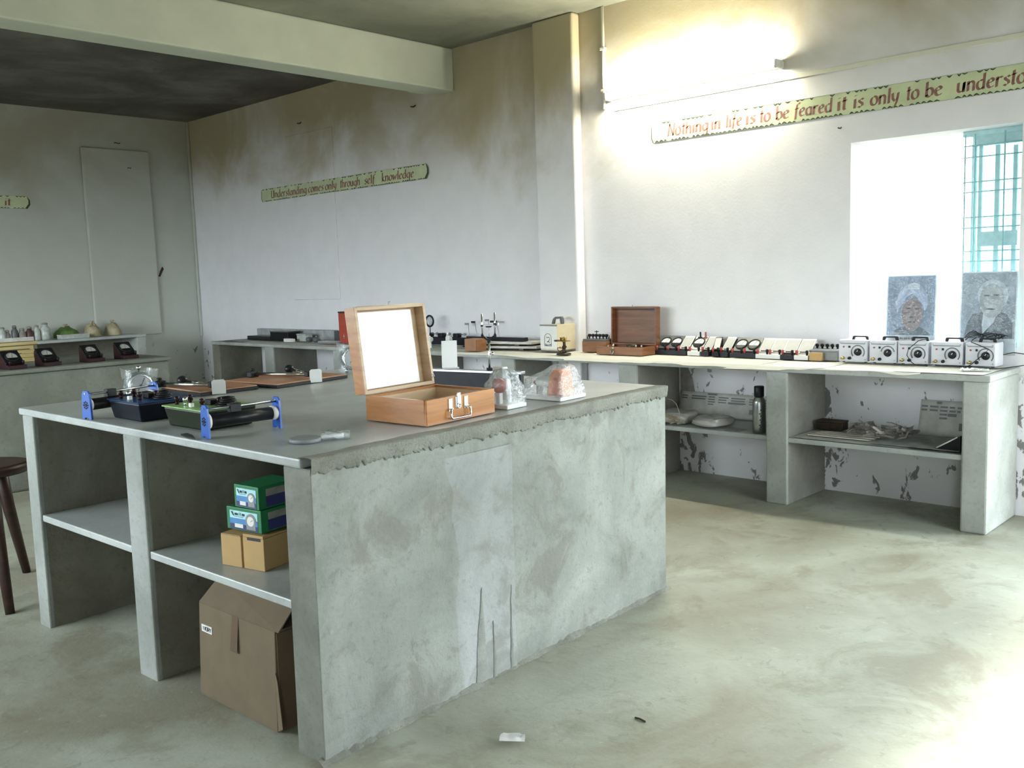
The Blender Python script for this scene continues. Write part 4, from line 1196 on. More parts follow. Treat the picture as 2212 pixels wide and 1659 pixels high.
meter(1437.5, 'dark grey meter with round dial, touching the one by the wooden box', .088, dk, 'black_metal', True)
meter(1461, 'pale-faced meter on a black base between the dark pair and the white meter', .075, 'white_plastic', 'black_metal', False)
wm = meter(1484.5, 'white meter with a big black-ringed dial and two posts on top', .092, 'white_plastic', 'white_plastic', True)
P('top_post', 'black_plastic', wm, lambda m: (m.box(.02, .098, .109, .05, .108, .116), m.rod((.038, .103, .114), (.038, .103, .148), .006, 10)), .001)
P('top_post', 'red_plastic', wm, lambda m: (m.box(.064, .098, .109, .09, .108, .116), m.rod((.078, .103, .114), (.078, .103, .148), .006, 10)), .001)
meter(1513, 'pale-faced meter on a black base just right of the white meter', .060, 'white_plastic', 'black_metal', False)
tw = meter(1536, 'black wedge-shaped meter turned sideways among the pale meters', .045, 'black_plastic', 'black_plastic', False, rz=.30, loc=(5.235, by(1537, 772, 5.235), ZB+.001))
meter(1553, 'pale-faced meter on a black base just left of the second dark pair', .064, 'white_plastic', 'black_metal', False, xf=5.262)
meter(1576, 'dark grey meter with round dial, left one of the second dark pair', .089, dk, 'black_metal', True, xf=5.225)
meter(1602, 'dark grey meter with round dial, right one of the second dark pair', .092, dk, 'black_metal', True, xf=5.225)
meter(1630.5, 'white meter with washed-out face next to the second dark pair', .088, 'white_plastic', 'white_plastic', False, xf=5.23)
meter(1657, 'white meter with washed-out face beside the black-based one', .088, 'white_plastic', 'white_plastic', False, xf=5.23)
meter(1684, 'pale-faced meter with a black base between two white meters', .088, 'white_plastic', 'black_metal', False, xf=5.23)
meter(1714.5, 'white meter with washed-out face next to the small tan carton', .090, 'white_plastic', 'white_plastic', False, xf=5.23)
# resistance box with plugs and the carton before it
rb = thing('resistance_box', 'grey plug resistance box between white meter and power supplies', 'resistance box', (5.26, by(1748, 780, 5.26), ZB+.001), RZ)
w_ = by(1748, 780, 5.26)-by(1809, 780, 5.26)
P('case', 'grey_plastic', rb, lambda m: m.box(0, 0, 0, w_, .12, .052), .003)
P('top_plate', 'grey_plastic', rb, lambda m: m.add([(0, -.003, .052), (w_, -.003, .052), (w_, .123, .066), (0, .123, .066), (0, -.003, .060), (w_, -.003, .060), (w_, .123, .074), (0, .123, .074)], [(0, 3, 2, 1), (4, 5, 6, 7), (0, 1, 5, 4), (1, 2, 6, 5), (2, 3, 7, 6), (3, 0, 4, 7)]), .001)
for i in range(5):
    P('plug', 'black_plastic', rb, lambda m: m.at((.024+i*(w_-.048)/4, .055, .066)).lathe([(.006, 0), (.006, .01), (.011, .012), (.011, .026), (.004, .029)], 12))
tc = thing('small_carton', 'small tan carton in front of the grey resistance box on the long bench', 'carton', (5.225, by(1748, 782, 5.225), ZB+.001), RZ)
P('body', 'tan_card', tc, lambda m: m.box(0, 0, 0, by(1748, 780, 5.225)-by(1774, 780, 5.225), .032, .045), .001)
P('top_flap', 'tan_card', tc, lambda m: m.box(.001, .001, .0452, .07, .031, .047))

# --- open dark wooden box
x0 = 5.10
wb = thing('wooden_box', 'dark brown open wooden box with upright lid on the long bench', 'box', (x0, by(1289, 770, x0), ZB+.001), RZ)
bw_ = by(1289, 770, x0)-by(1386, 770, x0)
bd_ = .215
def obox(m):
    t_ = .012
    m.box(0, 0, 0, bw_, t_, .055); m.box(0, bd_-t_, 0, bw_, bd_, .055); m.box(0, t_, 0, t_, bd_-t_, .055); m.box(bw_-t_, t_, 0, bw_, bd_-t_, .055); m.box(t_, t_, 0, bw_-t_, bd_-t_, .03)
P('base', 'teak', wb, obox, .0015)
lz0, lh = .058, .26
lm = MB(); lm.X = Matrix.Translation((0, bd_-.05, lz0)) @ Matrix.Rotation(-.03, 4, 'X')
t_ = .011
lm.box(0, 0, 0, t_, .05, lh); lm.box(bw_-t_, 0, 0, bw_, .05, lh); lm.box(t_, 0, 0, bw_-t_, .05, t_); lm.box(t_, 0, lh-t_, bw_-t_, .05, lh); lm.box(t_, .043, t_, bw_-t_, .05, lh-t_)
ld = lm.build('lid', 'walnut', wb, .0015)
m = MB(); m.X = lm.X; m.tube([(bw_*.47, .01, lh), (bw_*.47, .008, lh+.012), (bw_*.47+.006, .006, lh+.012)], .0022, 6); m.box(bw_*.42, .002, lh, bw_*.52, .014, lh+.002); m.build('catch', 'steel', ld)
m = MB(); m.X = lm.X; m.box(t_+.01, .036, lh-.024, bw_-t_-.02, .0425, lh-.018); m.build('inner_slot', 'ink', ld)
P('catch', 'steel', wb, lambda m: m.tube([(bw_*.36, -.004, .05), (bw_*.34, -.010, .02), (bw_*.37, -.010, .006), (bw_*.40, -.008, .02), (bw_*.38, -.004, .05)], .003, 6))
for i, (a, b, hh) in enumerate(((.05, .05, .03), (.085, .045, .036), (.20, .10, .03), (.235, .10, .03))):
    P('terminal', 'steel', wb, lambda m: m.at((a*bw_/.29, b, .03)).lathe([(.007, 0), (.005, hh*.5), (.008, hh*.55), (.008, hh), (.003, hh+.004)], 10))
P('galvanometer_dial', 'dark_bronze', wb, lambda m: m.at((.165*bw_/.29, .12, .03)).lathe([(.04, 0), (.04, .03), (.034, .036)], 20))

# --- brown plug box with knobs
x0 = 5.22
pb = thing('resistance_box', 'brown wooden plug resistance box left of the open wooden box', 'resistance box', (x0, by(1258, 765, x0), ZB+.001), RZ)
pw = by(1258, 765, x0)-by(1309, 765, x0)
P('case', 'teak', pb, lambda m: m.box(0, 0, 0, pw, .13, .078), .003)
P('ebonite_top', 'dark_grey_plastic', pb, lambda m: m.box(.002, .006, .078, pw-.002, .126, .092), .002)
for i in range(6):
    P('plug', 'black_plastic', pb, lambda m: m.at((.03+i*(pw-.06)/5, .05, .092)).lathe([(.004, 0), (.005, .014), (.012, .016), (.012, .032), (.005, .035)], 12))
P('binding_post', 'steel', pb, lambda m: m.at((.01, .05, .092)).lathe([(.006, 0), (.004, .016), (.007, .018), (.004, .028)], 10))
P('binding_post', 'steel', pb, lambda m: m.at((pw-.01, .05, .092)).lathe([(.006, 0), (.004, .016), (.007, .018), (.004, .028)], 10))
P('key', 'black_metal', pb, lambda m: (m.rod((.062, .09, .092), (.062, .09, .148), .003, 8), m.rod((.045, .09, .14), (.079, .09, .14), .003, 8)))

# --- cream microscope cabinet with handle and crest
x0 = 5.13
mc = thing('microscope_case', 'cream metal carrying case with black handle and round-topped crest', 'case', (x0, by(1168, 760, x0), ZB+.001), RZ-.02)
P('body', 'cream_paint', mc, lambda m: m.box(.0, .002, .010, .165, .205, .197), .003)
P('front_door', 'label_white', mc, lambda m: m.box(.002, -.003, .022, .163, .002, .187), .002)
P('base', 'dark_grey_plastic', mc, lambda m: m.box(0, 0, 0, .165, .205, .010))
P('top_edge', 'grey_plastic', mc, lambda m: m.box(-.001, -.003, .187, .166, .004, .198), .001)
P('handle', 'dark_grey_plastic', mc, lambda m: m.prism([(.03, .197), (.05, .197), (.062, .232), (.112, .236), (.118, .197), (.14, .197), (.138, .242), (.128, .252), (.065, .249), (.045, .234)], .09, .112, 'y'), .004)
lg = MB()
cx = .078
lg.arc_band((cx, .10), .031, .034, 0, PI, -.0042, -.003)
lg.box(cx-.034, -.0042, .045, cx-.031, -.003, .10); lg.box(cx+.031, -.0042, .045, cx+.034, -.003, .10); lg.box(cx-.034, -.0042, .042, cx+.034, -.003, .045)
lg.build('crest_outline', 'ink', mc)
def crest(m):
    # the curled sign inside the crest: an open curve over a foot stroke
    m.tube([(cx-.008, -.0042, .112), (cx-.014, -.0042, .104), (cx-.004, -.0042, .103)], .0016, 4)
    m.tube([(cx-.004, -.0042, .104), (cx+.010, -.0042, .108), (cx+.018, -.0042, .098), (cx+.014, -.0042, .086), (cx+.002, -.0042, .076), (cx-.012, -.0042, .071), (cx+.004, -.0042, .073), (cx+.020, -.0042, .070)], .0022, 4)
P('crest_sign', 'ink', mc, crest)
def crest_word(m):
    # short blurred capitals under the sign
    x = cx-.028
    for k, c in enumerate('SOLEM'):
        a, b, z0, z1 = x, x+.0085, .047, .058
        seg = {'S': [(0, 1, 1, 1), (0, 1, 0, .5), (0, .5, 1, .5), (1, .5, 1, 0), (1, 0, 0, 0)], 'O': [(0, 0, 0, 1), (1, 0, 1, 1), (0, 0, 1, 0), (0, 1, 1, 1)], 'L': [(0, 1, 0, 0), (0, 0, 1, 0)],
               'E': [(0, 0, 0, 1), (0, 0, 1, 0), (0, .5, 1, .5), (0, 1, 1, 1)], 'M': [(0, 0, 0, 1), (0, 1, .5, .4), (.5, .4, 1, 1), (1, 1, 1, 0)]}[c]
        for s0, s1, e0, e1 in seg: m.tube([(a+(b-a)*s0, -.0042, z0+(z1-z0)*s1), (a+(b-a)*e0, -.0042, z0+(z1-z0)*e1)], .0009, 4)
        x += .0118
P('crest_word', 'ink', mc, crest_word)

# --- brass instrument on dark foot
x0 = 4.985
tg = thing('brass_instrument', 'small brass instrument with turned dark pillar in front of the cream case', 'instrument', (x0, by(1218, 766, x0), ZB+.001), RZ)
P('foot', 'dark_bronze', tg, lambda m: m.at((0, 0, 0)).lathe([(.052, 0), (.052, .008), (.036, .014), (.02, .016)], 26))
P('pillar', 'dark_bronze', tg, lambda m: m.at((.006, 0, .014)).lathe([(.016, 0), (.014, .012), (.010, .02), (.010, .03), (.017, .036), (.017, .044), (.010, .05), (.010, .072), (.016, .078)], 18))
P('stage', 'brass', tg, lambda m: m.box(-.035, -.03, .092, .04, .03, .099), .003)
P('arm', 'dark_bronze', tg, lambda m: m.box(-.078, -.012, .090, -.030, .012, .102), .003)
P('eyepiece', 'brass', tg, lambda m: (m.at((-.018, 0, .099)).lathe([(.010, 0), (.010, .016), (.013, .017), (.013, .022)], 16), m.at((.012, 0, .099)).lathe([(.010, 0), (.010, .014), (.012, .015), (.010, .026)], 16)))
P('mirror_ring', 'dark_bronze', tg, lambda m: m.ring((-.030, -.004, .046), .024, .0028, 'y', PI, 2*PI, 14).rod((-.054, -.004, .046), (-.006, -.004, .046), .0028, 8).rod((-.03, -.004, .046), (-.03, -.004, .058), .002, 6))

# --- stack of boards and brown block
x0 = 4.96
x0 = 4.95
bk = thing('wooden_block', 'reddish-brown wooden block at the front of the long bench beside the stacked boards', 'block', (x0, by(1004, 760, x0), ZB+.001), RZ)
P('body', 'hardboard', bk, lambda m: m.box(0, 0, 0, by(1004, 760, x0)-by(1028, 760, x0), .10, .092), .004)
P('dark_end', 'teak', bk, lambda m: m.box(by(1004, 760, x0)-by(1028, 760, x0)+.0005, .004, .002, by(1004, 760, x0)-by(1028, 760, x0)+.02, .096, .088), .002)
def sboard(label, x, u0, u1, d, z, th, rz, mat, name='sonometer_board'):
    y0 = by(u0, 755, x); w = y0-by(u1, 755, x)
    t = thing(name, label, 'board', (x, y0, z), RZ+rz, 'stacked boards beside the cream case')
    P('plank', mat, t, lambda m: m.box(0, 0, .012, w, d, .012+th), .003)
    P('batten', 'dark_bronze', t, lambda m: m.box(.06, .01, 0, .10, d-.01, .012))
    P('batten', 'dark_bronze', t, lambda m: m.box(w-.16, .01, 0, w-.12, d-.01, .012))
    return t
sboard('white board at the bottom of the stack beside the cream case', 5.075, 1034, 1140, .27, ZB+.001, .018, .22, 'newsprint_old')
sboard('white board lying second in the stack beside the cream case', 5.085, 1035, 1135, .27, ZB+.034, .018, .16, 'newsprint_old')
kb = thing('black_bar', 'long black bar on top of the stacked boards', 'bar', (5.16, by(1030, 735, 5.16), ZB+.067), RZ)
P('bar', 'black_metal', kb, lambda m: m.box(-.12, 0, 0, .50, .05, .028), .003)
P('scale_strip', 'grey_plastic', kb, lambda m: m.box(-.12, .002, .028, .50, .02, .030))
# --- needle holders with flag tops standing behind the boards
for k, (u, v, x, lean, lab) in enumerate(((1012, 699, 5.33, .0, 'thin upright wire with grey flag top behind the brown block'), (1026, 695, 5.33, .03, 'thin upright wire with black flag top behind the stacked boards'),
        (1055.5, 691, 5.33, .0, 'thin upright wire with pale grey flag top behind the fork stand'), (1072.5, 694, 5.33, .05, 'thin upright wire with long black flag top right of the fork stand'))):
    p_ = onX(u, v, x)
    t = thing('flag_wire', lab, 'wire', (x, p_.y, ZB+.001), RZ, 'wires with flag tops')
    hh = p_.z-ZB
    P('wire', 'steel', t, lambda m: m.rod((lean*.9, 0, 0), (0, 0, hh), .0026, 6))
    P('flag', 'black_metal' if k in (1, 3) else 'grey_plastic', t, lambda m: m.box(-.042 if k != 3 else -.07, -.004, hh-.012, .002, .004, hh+.004), .001)
    P('foot', 'black_metal', t, lambda m: m.at((lean*.9, 0, 0)).lathe([(.016, 0), (.014, .008), (.004, .010)], 12))
# --- second optical bench with lens ring and riders
x0 = 5.24
ya_, yb2 = by(903, 740, x0), by(1018, 740, x0)
o2 = thing('optical_bench', 'black optical bench with three riders against the window wall', 'optical bench', (x0, ya_+.06, ZB+.001), RZ)
L2 = ya_-yb2+.06
P('rail', 'black_metal', o2, lambda m: m.box(0, 0, .012, L2, .03, .075), .003)
P('foot', 'black_metal', o2, lambda m: m.box(.05, -.02, 0, .08, .05, .012))
P('foot', 'black_metal', o2, lambda m: m.box(L2-.08, -.02, 0, L2-.05, .05, .012))
for u in (926, 952, 985):
    a = ya_+.06-by(u, 733, x0)
    rd = P('rider', 'black_plastic', o2, lambda m: m.box(a-.024, -.012, .075, a+.024, .042, .108), .004)
    m = MB(); m.rod((a+.02, .015, .098), (a+.11, .015, .102), .0045, 8); m.box(a+.085, .005, .09, a+.095, .025, .112); m.build('side_rod', 'steel', rd)
a = ya_+.06-by(927, 733, x0)
lr = P('lens_ring', 'black_plastic', o2, lambda m: (m.ring((a, .015, .205), .045, .008, 'y', n=30), m.rod((a, .015, .108), (a, .015, .155), .004, 8)))
m = MB().at((a, .015, .205)); m.lathe([(0, -.006), (.03, -.004), (.041, -.001), (.041, .001), (.03, .004), (0, .006)], 26, 'y'); m.build('lens', 'clear_film', lr)
a2 = ya_+.06-by(909, 720, x0)
P('pin_holder', 'black_metal', o2, lambda m: (m.rod((a2, .015, .075), (a2, .015, .215), .003, 8), m.rod((a2-.03, .015, .195), (a2, .015, .20), .003, 8), m.rod((a2-.025, .015, .14), (a2+.006, .015, .15), .003, 8)))
for u, x in ((927, 5.06), (968, 5.10)):
    t = thing('pale_clamp', ('pale plastic A-shaped clamp' if u == 927 else 'pale rounded plastic clamp half behind the white screen')+' standing before the far optical bench', 'clamp', (x, by(u, 752, x), ZB+.001), RZ, 'pale plastic clamps')
    P('body', 'white_plastic', t, lambda m: m.prism([(-.03, 0), (-.014, 0), (-.008, .03), (.008, .03), (.014, 0), (.03, 0), (.024, .06), (.026, .085), (.012, .10), (-.012, .10), (-.02, .085), (-.02, .05)], -.008, .008, 'y'), .004)
    P('knob', 'glass_dusty', t, lambda m: m.at((.03, 0, .07)).lathe([(.02, -.006), (.02, .006)], 16, 'y'))
    P('stem', 'white_plastic', t, lambda m: m.rod((0, 0, .10), (0, 0, .125), .007, 8))
# --- things at the far end of the long bench
def lo_box(name, label, cat, u0, u1, x, d, h, mat, z=ZB+.001, rz=0, extra=None):
    y0 = by(u0, 730, x); w = y0-by(u1, 730, x)
    t = thing(name, label, cat, (x, y0, z), RZ+rz)
    P('body', mat, t, lambda m: m.box(0, 0, 0, w, d, h), .004)
    if extra: extra(t, w)
    return t
lo_box('flat_case', 'flat black case at the far end of the long bench', 'case', 534, 583, 5.14, .16, .040, 'black_plastic', extra=lambda t, w: P('lid_seam', 'dark_grey_plastic', t, lambda m: m.box(.002, -.0012, .024, w-.002, -.0002, .027)))
lo_box('black_box', 'taller black box beside the flat black case, far end of the bench', 'box', 584, 622, 5.15, .14, .085, 'black_plastic', extra=lambda t, w: P('lid', 'dark_grey_plastic', t, lambda m: m.box(-.003, -.003, .0855, w+.003, .143, .094), .001))
lo_box('metre_bridge', 'long pale grey board lying along the wall behind the black boxes', 'board', 556, 722, 5.335, .05, .10, 'newsprint_grey', extra=lambda t, w: P('end_cap', 'dark_grey_plastic', t, lambda m: m.box(w+.0005, 0, 0, w+.012, .05, .095), .001))
lo_box('paper_packet', 'small white paper packet before the grey junk on the far bench', 'packet', 612, 628, 5.06, .05, .03, 'label_white', extra=lambda t, w: P('flap', 'newsprint_old', t, lambda m: m.box(.002, .002, .0305, w-.002, .03, .034)))
lo_box('sea_green_box', 'dull green weight box among the small things on the far bench', 'box', 641, 660, 5.17, .08, .06, 'glass_dusty', extra=lambda t, w: P('lid', 'newsprint_grey', t, lambda m: m.box(-.002, -.002, .0605, w+.002, .082, .072)))
for u, lab in ((668, 'dark round pot with knob among the small things on the far bench'), (683, 'dark round pot nearest the red box on the far bench')):
    t = thing('small_pot', lab, 'pot', (5.14, by(u, 728, 5.14), ZB+.001), 0, 'dark pots on the far bench')
    P('body', 'dark_grey_plastic', t, lambda m: m.lathe([(.02, 0), (.034, .012), (.036, .03), (.028, .044), (.01, .048)], 18))
    P('knob', 'steel', t, lambda m: m.at((0, 0, .048)).lathe([(.004, 0), (.008, .008), (.003, .014)], 10))
lo_box('metal_tray', 'shallow grey metal tray in front of the red box on the far bench', 'tray', 685, 722, 5.06, .10, .018, 'grey_plastic', extra=lambda t, w: P('lining', 'newsprint_old', t, lambda m: m.box(.006, .006, .0182, w-.006, .094, .021)))
lo_box('red_box', 'tall red box half hidden behind the open wooden case lid', 'box', 733, 775, 5.14, .12, .275, 'red_paint', extra=lambda t, w: (P('lid', 'rust_iron', t, lambda m: m.box(-.002, -.002, .2755, w+.002, .122, .288)), P('cross_mark', 'label_white', t, lambda m: (m.box(.07, -.0012, .045, .073, -.0002, .085), m.box(.058, -.0012, .065, .085, -.0002, .068)))))
# --- torn paper scraps curling at the bench's far front edge
tag(P('curled_paper', 'newsprint_grey', None, lambda m: m.grid(14, 6, lambda u, v: Vector((XB+.01+.10*v, by(478, 735, XB)-(by(478, 735, XB)-by(520, 735, XB))*u, HB+.002+.02*math.sin(u*PI)*(1-v)+.003*v)))), 'curled grey paper at the far corner of the long bench', 'paper')
# ------------------------------------------------------------------ shelf contents under the long bench
SHZ = .394
bx = 4.985
bt = thing('steel_bottle', 'brushed steel water bottle with black cap on the bench shelf', 'bottle', (bx, by(1640, 930, bx), SHZ), 0)
P('body', 'steel', bt, lambda m: m.lathe([(.035, 0), (.038, .003), (.038, .180), (.035, .196), (.026, .208), (.025, .216)], 30))
P('cap', 'black_plastic', bt, lambda m: m.at((0, 0, .216)).lathe([(.028, 0), (.029, .004), (.029, .058), (.026, .062)], 26))
P('printed_marks', 'ink', bt, lambda m: [m.at((0, 0, z)).arc_band((0, 0), 0, .0, 0, .1, 0, .001, 1) if False else m.at((-.0385*math.cos(a), -.0385*math.sin(a), z), a).box(-.0004, -.004, -.004, .0008, .004, .003) for z, a in ((.14, .75), (.118, .6), (.105, .75), (.082, .65), (.07, .8), (.05, .6), (.04, .75), (.03, .62))])
# bag with woody strips
def sack(label, cat, u, v, x, L, W, H, mat, rz, name, seed):
    p = onX(u, v, x)
    t = thing(name, label, cat, (x, p.y, SHZ), rz)
    def fn(a, b):
        th = 2*PI*a; ph = b*PI
        r = Vector((math.sin(ph)*math.cos(th), math.sin(ph)*math.sin(th), -math.cos(ph)))
        s = lambda q: math.copysign(abs(q)**.6, q)
        n_ = 1+.13*noise.noise(r*2.2+Vector((seed, 0, 0)))+.05*noise.noise(r*6)
        return Vector((s(r.x)*L*n_, s(r.y)*W*n_, max(.0006, (s(r.z)*.5+.5)*H*n_)))
    P('bag', mat, t, lambda m: m.grid(36, 20, fn))
    return t
s1 = sack('dusty plastic bag with ends of dry strips showing, on the bench shelf', 'bag', 1462, 908, 5.08, .12, .125, .075, 'hazy_bag', .1, 'plastic_bag', 1)
def strips(m):
    r = random.Random(4)
    for k in range(26):
        z = .012+.05*r.random(); y = r.uniform(-.12, .05)
        m.tube([(-.135+r.uniform(0, .02), y, z), (-.13, y+r.uniform(.02, .05), z+r.uniform(-.01, .012)), (-.11, y+r.uniform(.05, .1), z+r.uniform(-.012, .01)), (-.05, y+.05, z)], .003, 5)
P('dry_strips', 'jute', s1, strips)
P('paper_inside', 'newsprint_grey', s1, lambda m: m.box(-.10, -.11, .004, .10, .10, .045), .01)
s2 = sack('flat sealed plastic packet with pale contents, beside the bag of strips', 'packet', 1540, 910, 5.06, .12, .105, .062, 'hazy_bag', -.15, 'plastic_packet', 7)
P('contents', 'jute', s2, lambda m: m.grid(18, 12, lambda a, b: Vector((math.sin(b*PI)*math.cos(2*PI*a)*.105, math.sin(b*PI)*math.sin(2*PI*a)*.095, .004+.040*(.5-.5*math.cos(b*PI))))))
tag(P('wire_loop', 'jute', None, lambda m: m.tube([(4.925, 3.24, SHZ+.03), (4.925, 3.25, SHZ+.09), (4.925, 3.27, SHZ+.14), (4.925, 3.30, SHZ+.165), (4.925, 3.34, SHZ+.17), (4.925, 3.38, SHZ+.15), (4.925, 3.42, SHZ+.10), (4.925, 3.45, SHZ+.004)], .0018, 5)), 'thin stiff string looping up from the bag on the bench shelf', 'string')
# newspaper against the wall
def paper_on_wall(name, label, y0, y1, z0, z1, x=XW-.006, lean=.05, rows=3):
    t = thing(name, label, 'newspaper', (x-lean, y0, SHZ+.001), RZ, 'newspapers propped under the bench')
    w, h = y0-y1, z1-z0
    def F_(u, v): return Vector((w*u, lean*v*.9+.002*noise.noise(Vector((u*4, v*3, y0))), .001+h*v))
    P('sheet', 'newsprint_old', t, lambda m: m.grid(16, 8, F_), solid=.0012)
    def heads(m):
        r = random.Random(int(y0*100))
        def bar(u0, u1, v0, v1):
            vs = [F_(u, v)+Vector((0, -.0035, 0)) for u, v in ((u0, v0), (u1, v0), (u1, v1), (u0, v1))]
            m.add(vs, [(0, 1, 2, 3)])
        u = .02
        for k in range(9):
            e = u+r.uniform(.05, .16)
            if e > .97: break
            for j in range(r.randint(2, 4)): bar(u, e-r.uniform(.01, .03), .80-.10*j, .85-.10*j)
            u = e+.01
        bar(.24, .32, .90, .97); bar(.78, .88, .86, .93)
        bar(.02, .96, .748, .752)
    P('headlines', 'dark_grey_plastic', t, heads)
    for q_ in ((.60, .70, .22, .42), (.82, .9, .16, .42), (.42, .55, .58, .66)):
        P('printed_photo', 'dark_grey_plastic', t, lambda m: m.add([F_(u, v)+Vector((0, -.0035, 0)) for u, v in ((q_[0], q_[2]), (q_[1], q_[2]), (q_[1], q_[3]), (q_[0], q_[3]))], [(0, 1, 2, 3)]))
    return t
paper_on_wall('propped_newspaper', 'newspaper propped against the wall behind the steel bottle', 3.545, 2.66, SHZ, SHZ+.155)
paper_on_wall('propped_newspaper', 'grey newspaper propped at the right of the last bench bay', 1.95, 1.59, SHZ, SHZ+.20, lean=.06)
# flat papers and crumpled heap in the last bay
def flat(label, x0, x1, y0, y1, z, mat, seed):
    def fn(u, v): return Vector((x0+(x1-x0)*v, y0+(y1-y0)*u, z+.004*abs(noise.noise(Vector((u*5, v*4, seed))))+.001))
    return tag(P('newspaper_sheet', mat, None, lambda m: m.grid(24, 10, fn)), label, 'newspaper', 'newspapers lying on the bench shelf')
flat('newspaper lying flat at the front of the last bench bay shelf', 4.925, 5.2, 2.50, 1.85, SHZ+.002, 'newsprint_old', 1)
flat('grey newspaper lying flat at the right of the last bench bay shelf', 4.94, 5.36, 2.05, 1.60, SHZ+.008, 'newsprint_grey', 2)
flat('folded newspaper under the steel bottle on the bench shelf', 4.94, 5.05, 2.95, 2.84, SHZ-.0003, 'newsprint_grey', 3)
for k in range(4):
    t = thing('wooden_scale', ['narrow wooden scale lying at the front of the scale bundle', 'narrow wooden scale second from the front of the bundle', 'narrow wooden scale third from the front of the bundle', 'narrow wooden scale at the back of the bundle'][k]+' in the last bench bay', 'scale', (5.0+.035*k, 2.44-.01*k, SHZ+.0095+.0012*k), RZ+.05*k, 'wooden scales on the bench shelf')
    P('strip', 'jute', t, lambda m: m.box(0, 0, 0, .36, .022, .008), .001)
    P('graduated_edge', 'label_white', t, lambda m: m.box(.004, -.0008, .002, .356, -.0001, .006))
hp = MB()
r = random.Random(12)
for k in range(60):
    c = Vector((5.12+r.uniform(-.10, .12), 2.06+r.gauss(0, .09), SHZ+.022+abs(r.gauss(0, .022))))
    pts = [c+Vector((r.uniform(-.05, .05), r.uniform(-.05, .05), r.uniform(-.006, .03))) for _ in range(4)]
    w = Vector((r.uniform(-.01, .01), r.uniform(-.01, .01), r.uniform(.004, .016)))
    for a, b in zip(pts, pts[1:]):
        a = Vector((a.x, a.y, max(a.z, SHZ+.02))); b = Vector((b.x, b.y, max(b.z, SHZ+.02)))
        hp.add([a, b, b+w, a+w], [(0, 1, 2, 3)])
o = hp.build('shredded_paper', 'dusty_grey'); o['kind'] = 'stuff'
tag(o, 'dusty heap of shredded grey paper on the last bench bay shelf', 'paper')
t = thing('black_folder', 'black folder with white edge leaning by the end wall of the last bench bay', 'folder', (4.97, 1.60, SHZ+.006), RZ)
P('cover', 'black_plastic', t, lambda m: m.add([(-.12, 0, .006), (0, 0, .08), (0, .16, .08), (-.12, .16, .006), (-.12, 0, .0), (0, 0, .0), (0, .16, .0), (-.12, .16, .0)], [(0, 1, 2, 3), (4, 7, 6, 5), (0, 4, 5, 1), (1, 5, 6, 2), (2, 6, 7, 3), (3, 7, 4, 0)]))
P('white_edge', 'label_white', t, lambda m: m.tube([(-.115, -.003, .010), (-.012, -.003, .074)], .004, 6))
t = thing('tool_box', 'dark low tin at the back left of the last bench bay', 'tin', (5.22, 2.49, SHZ+.01), RZ)
P('body', 'dark_bronze', t, lambda m: m.box(0, 0, 0, .16, .08, .045), .004)
P('lid', 'rust_iron', t, lambda m: m.box(-.002, -.002, .0455, .162, .082, .055), .002)
q = onY(1470, 840, 3.555)
tag(P('cement_patch', 'dusty_grey', None, lambda m: m.prism([(3.555, .50), (3.555, .735), (3.50, .72), (3.46, .64), (3.44, .53), (3.44, .505), (3.48, .515), (3.49, .50)], XW-.003, XW-.0006, 'x')), 'grey arched cement patch on the wall behind the bench bay', 'patch')

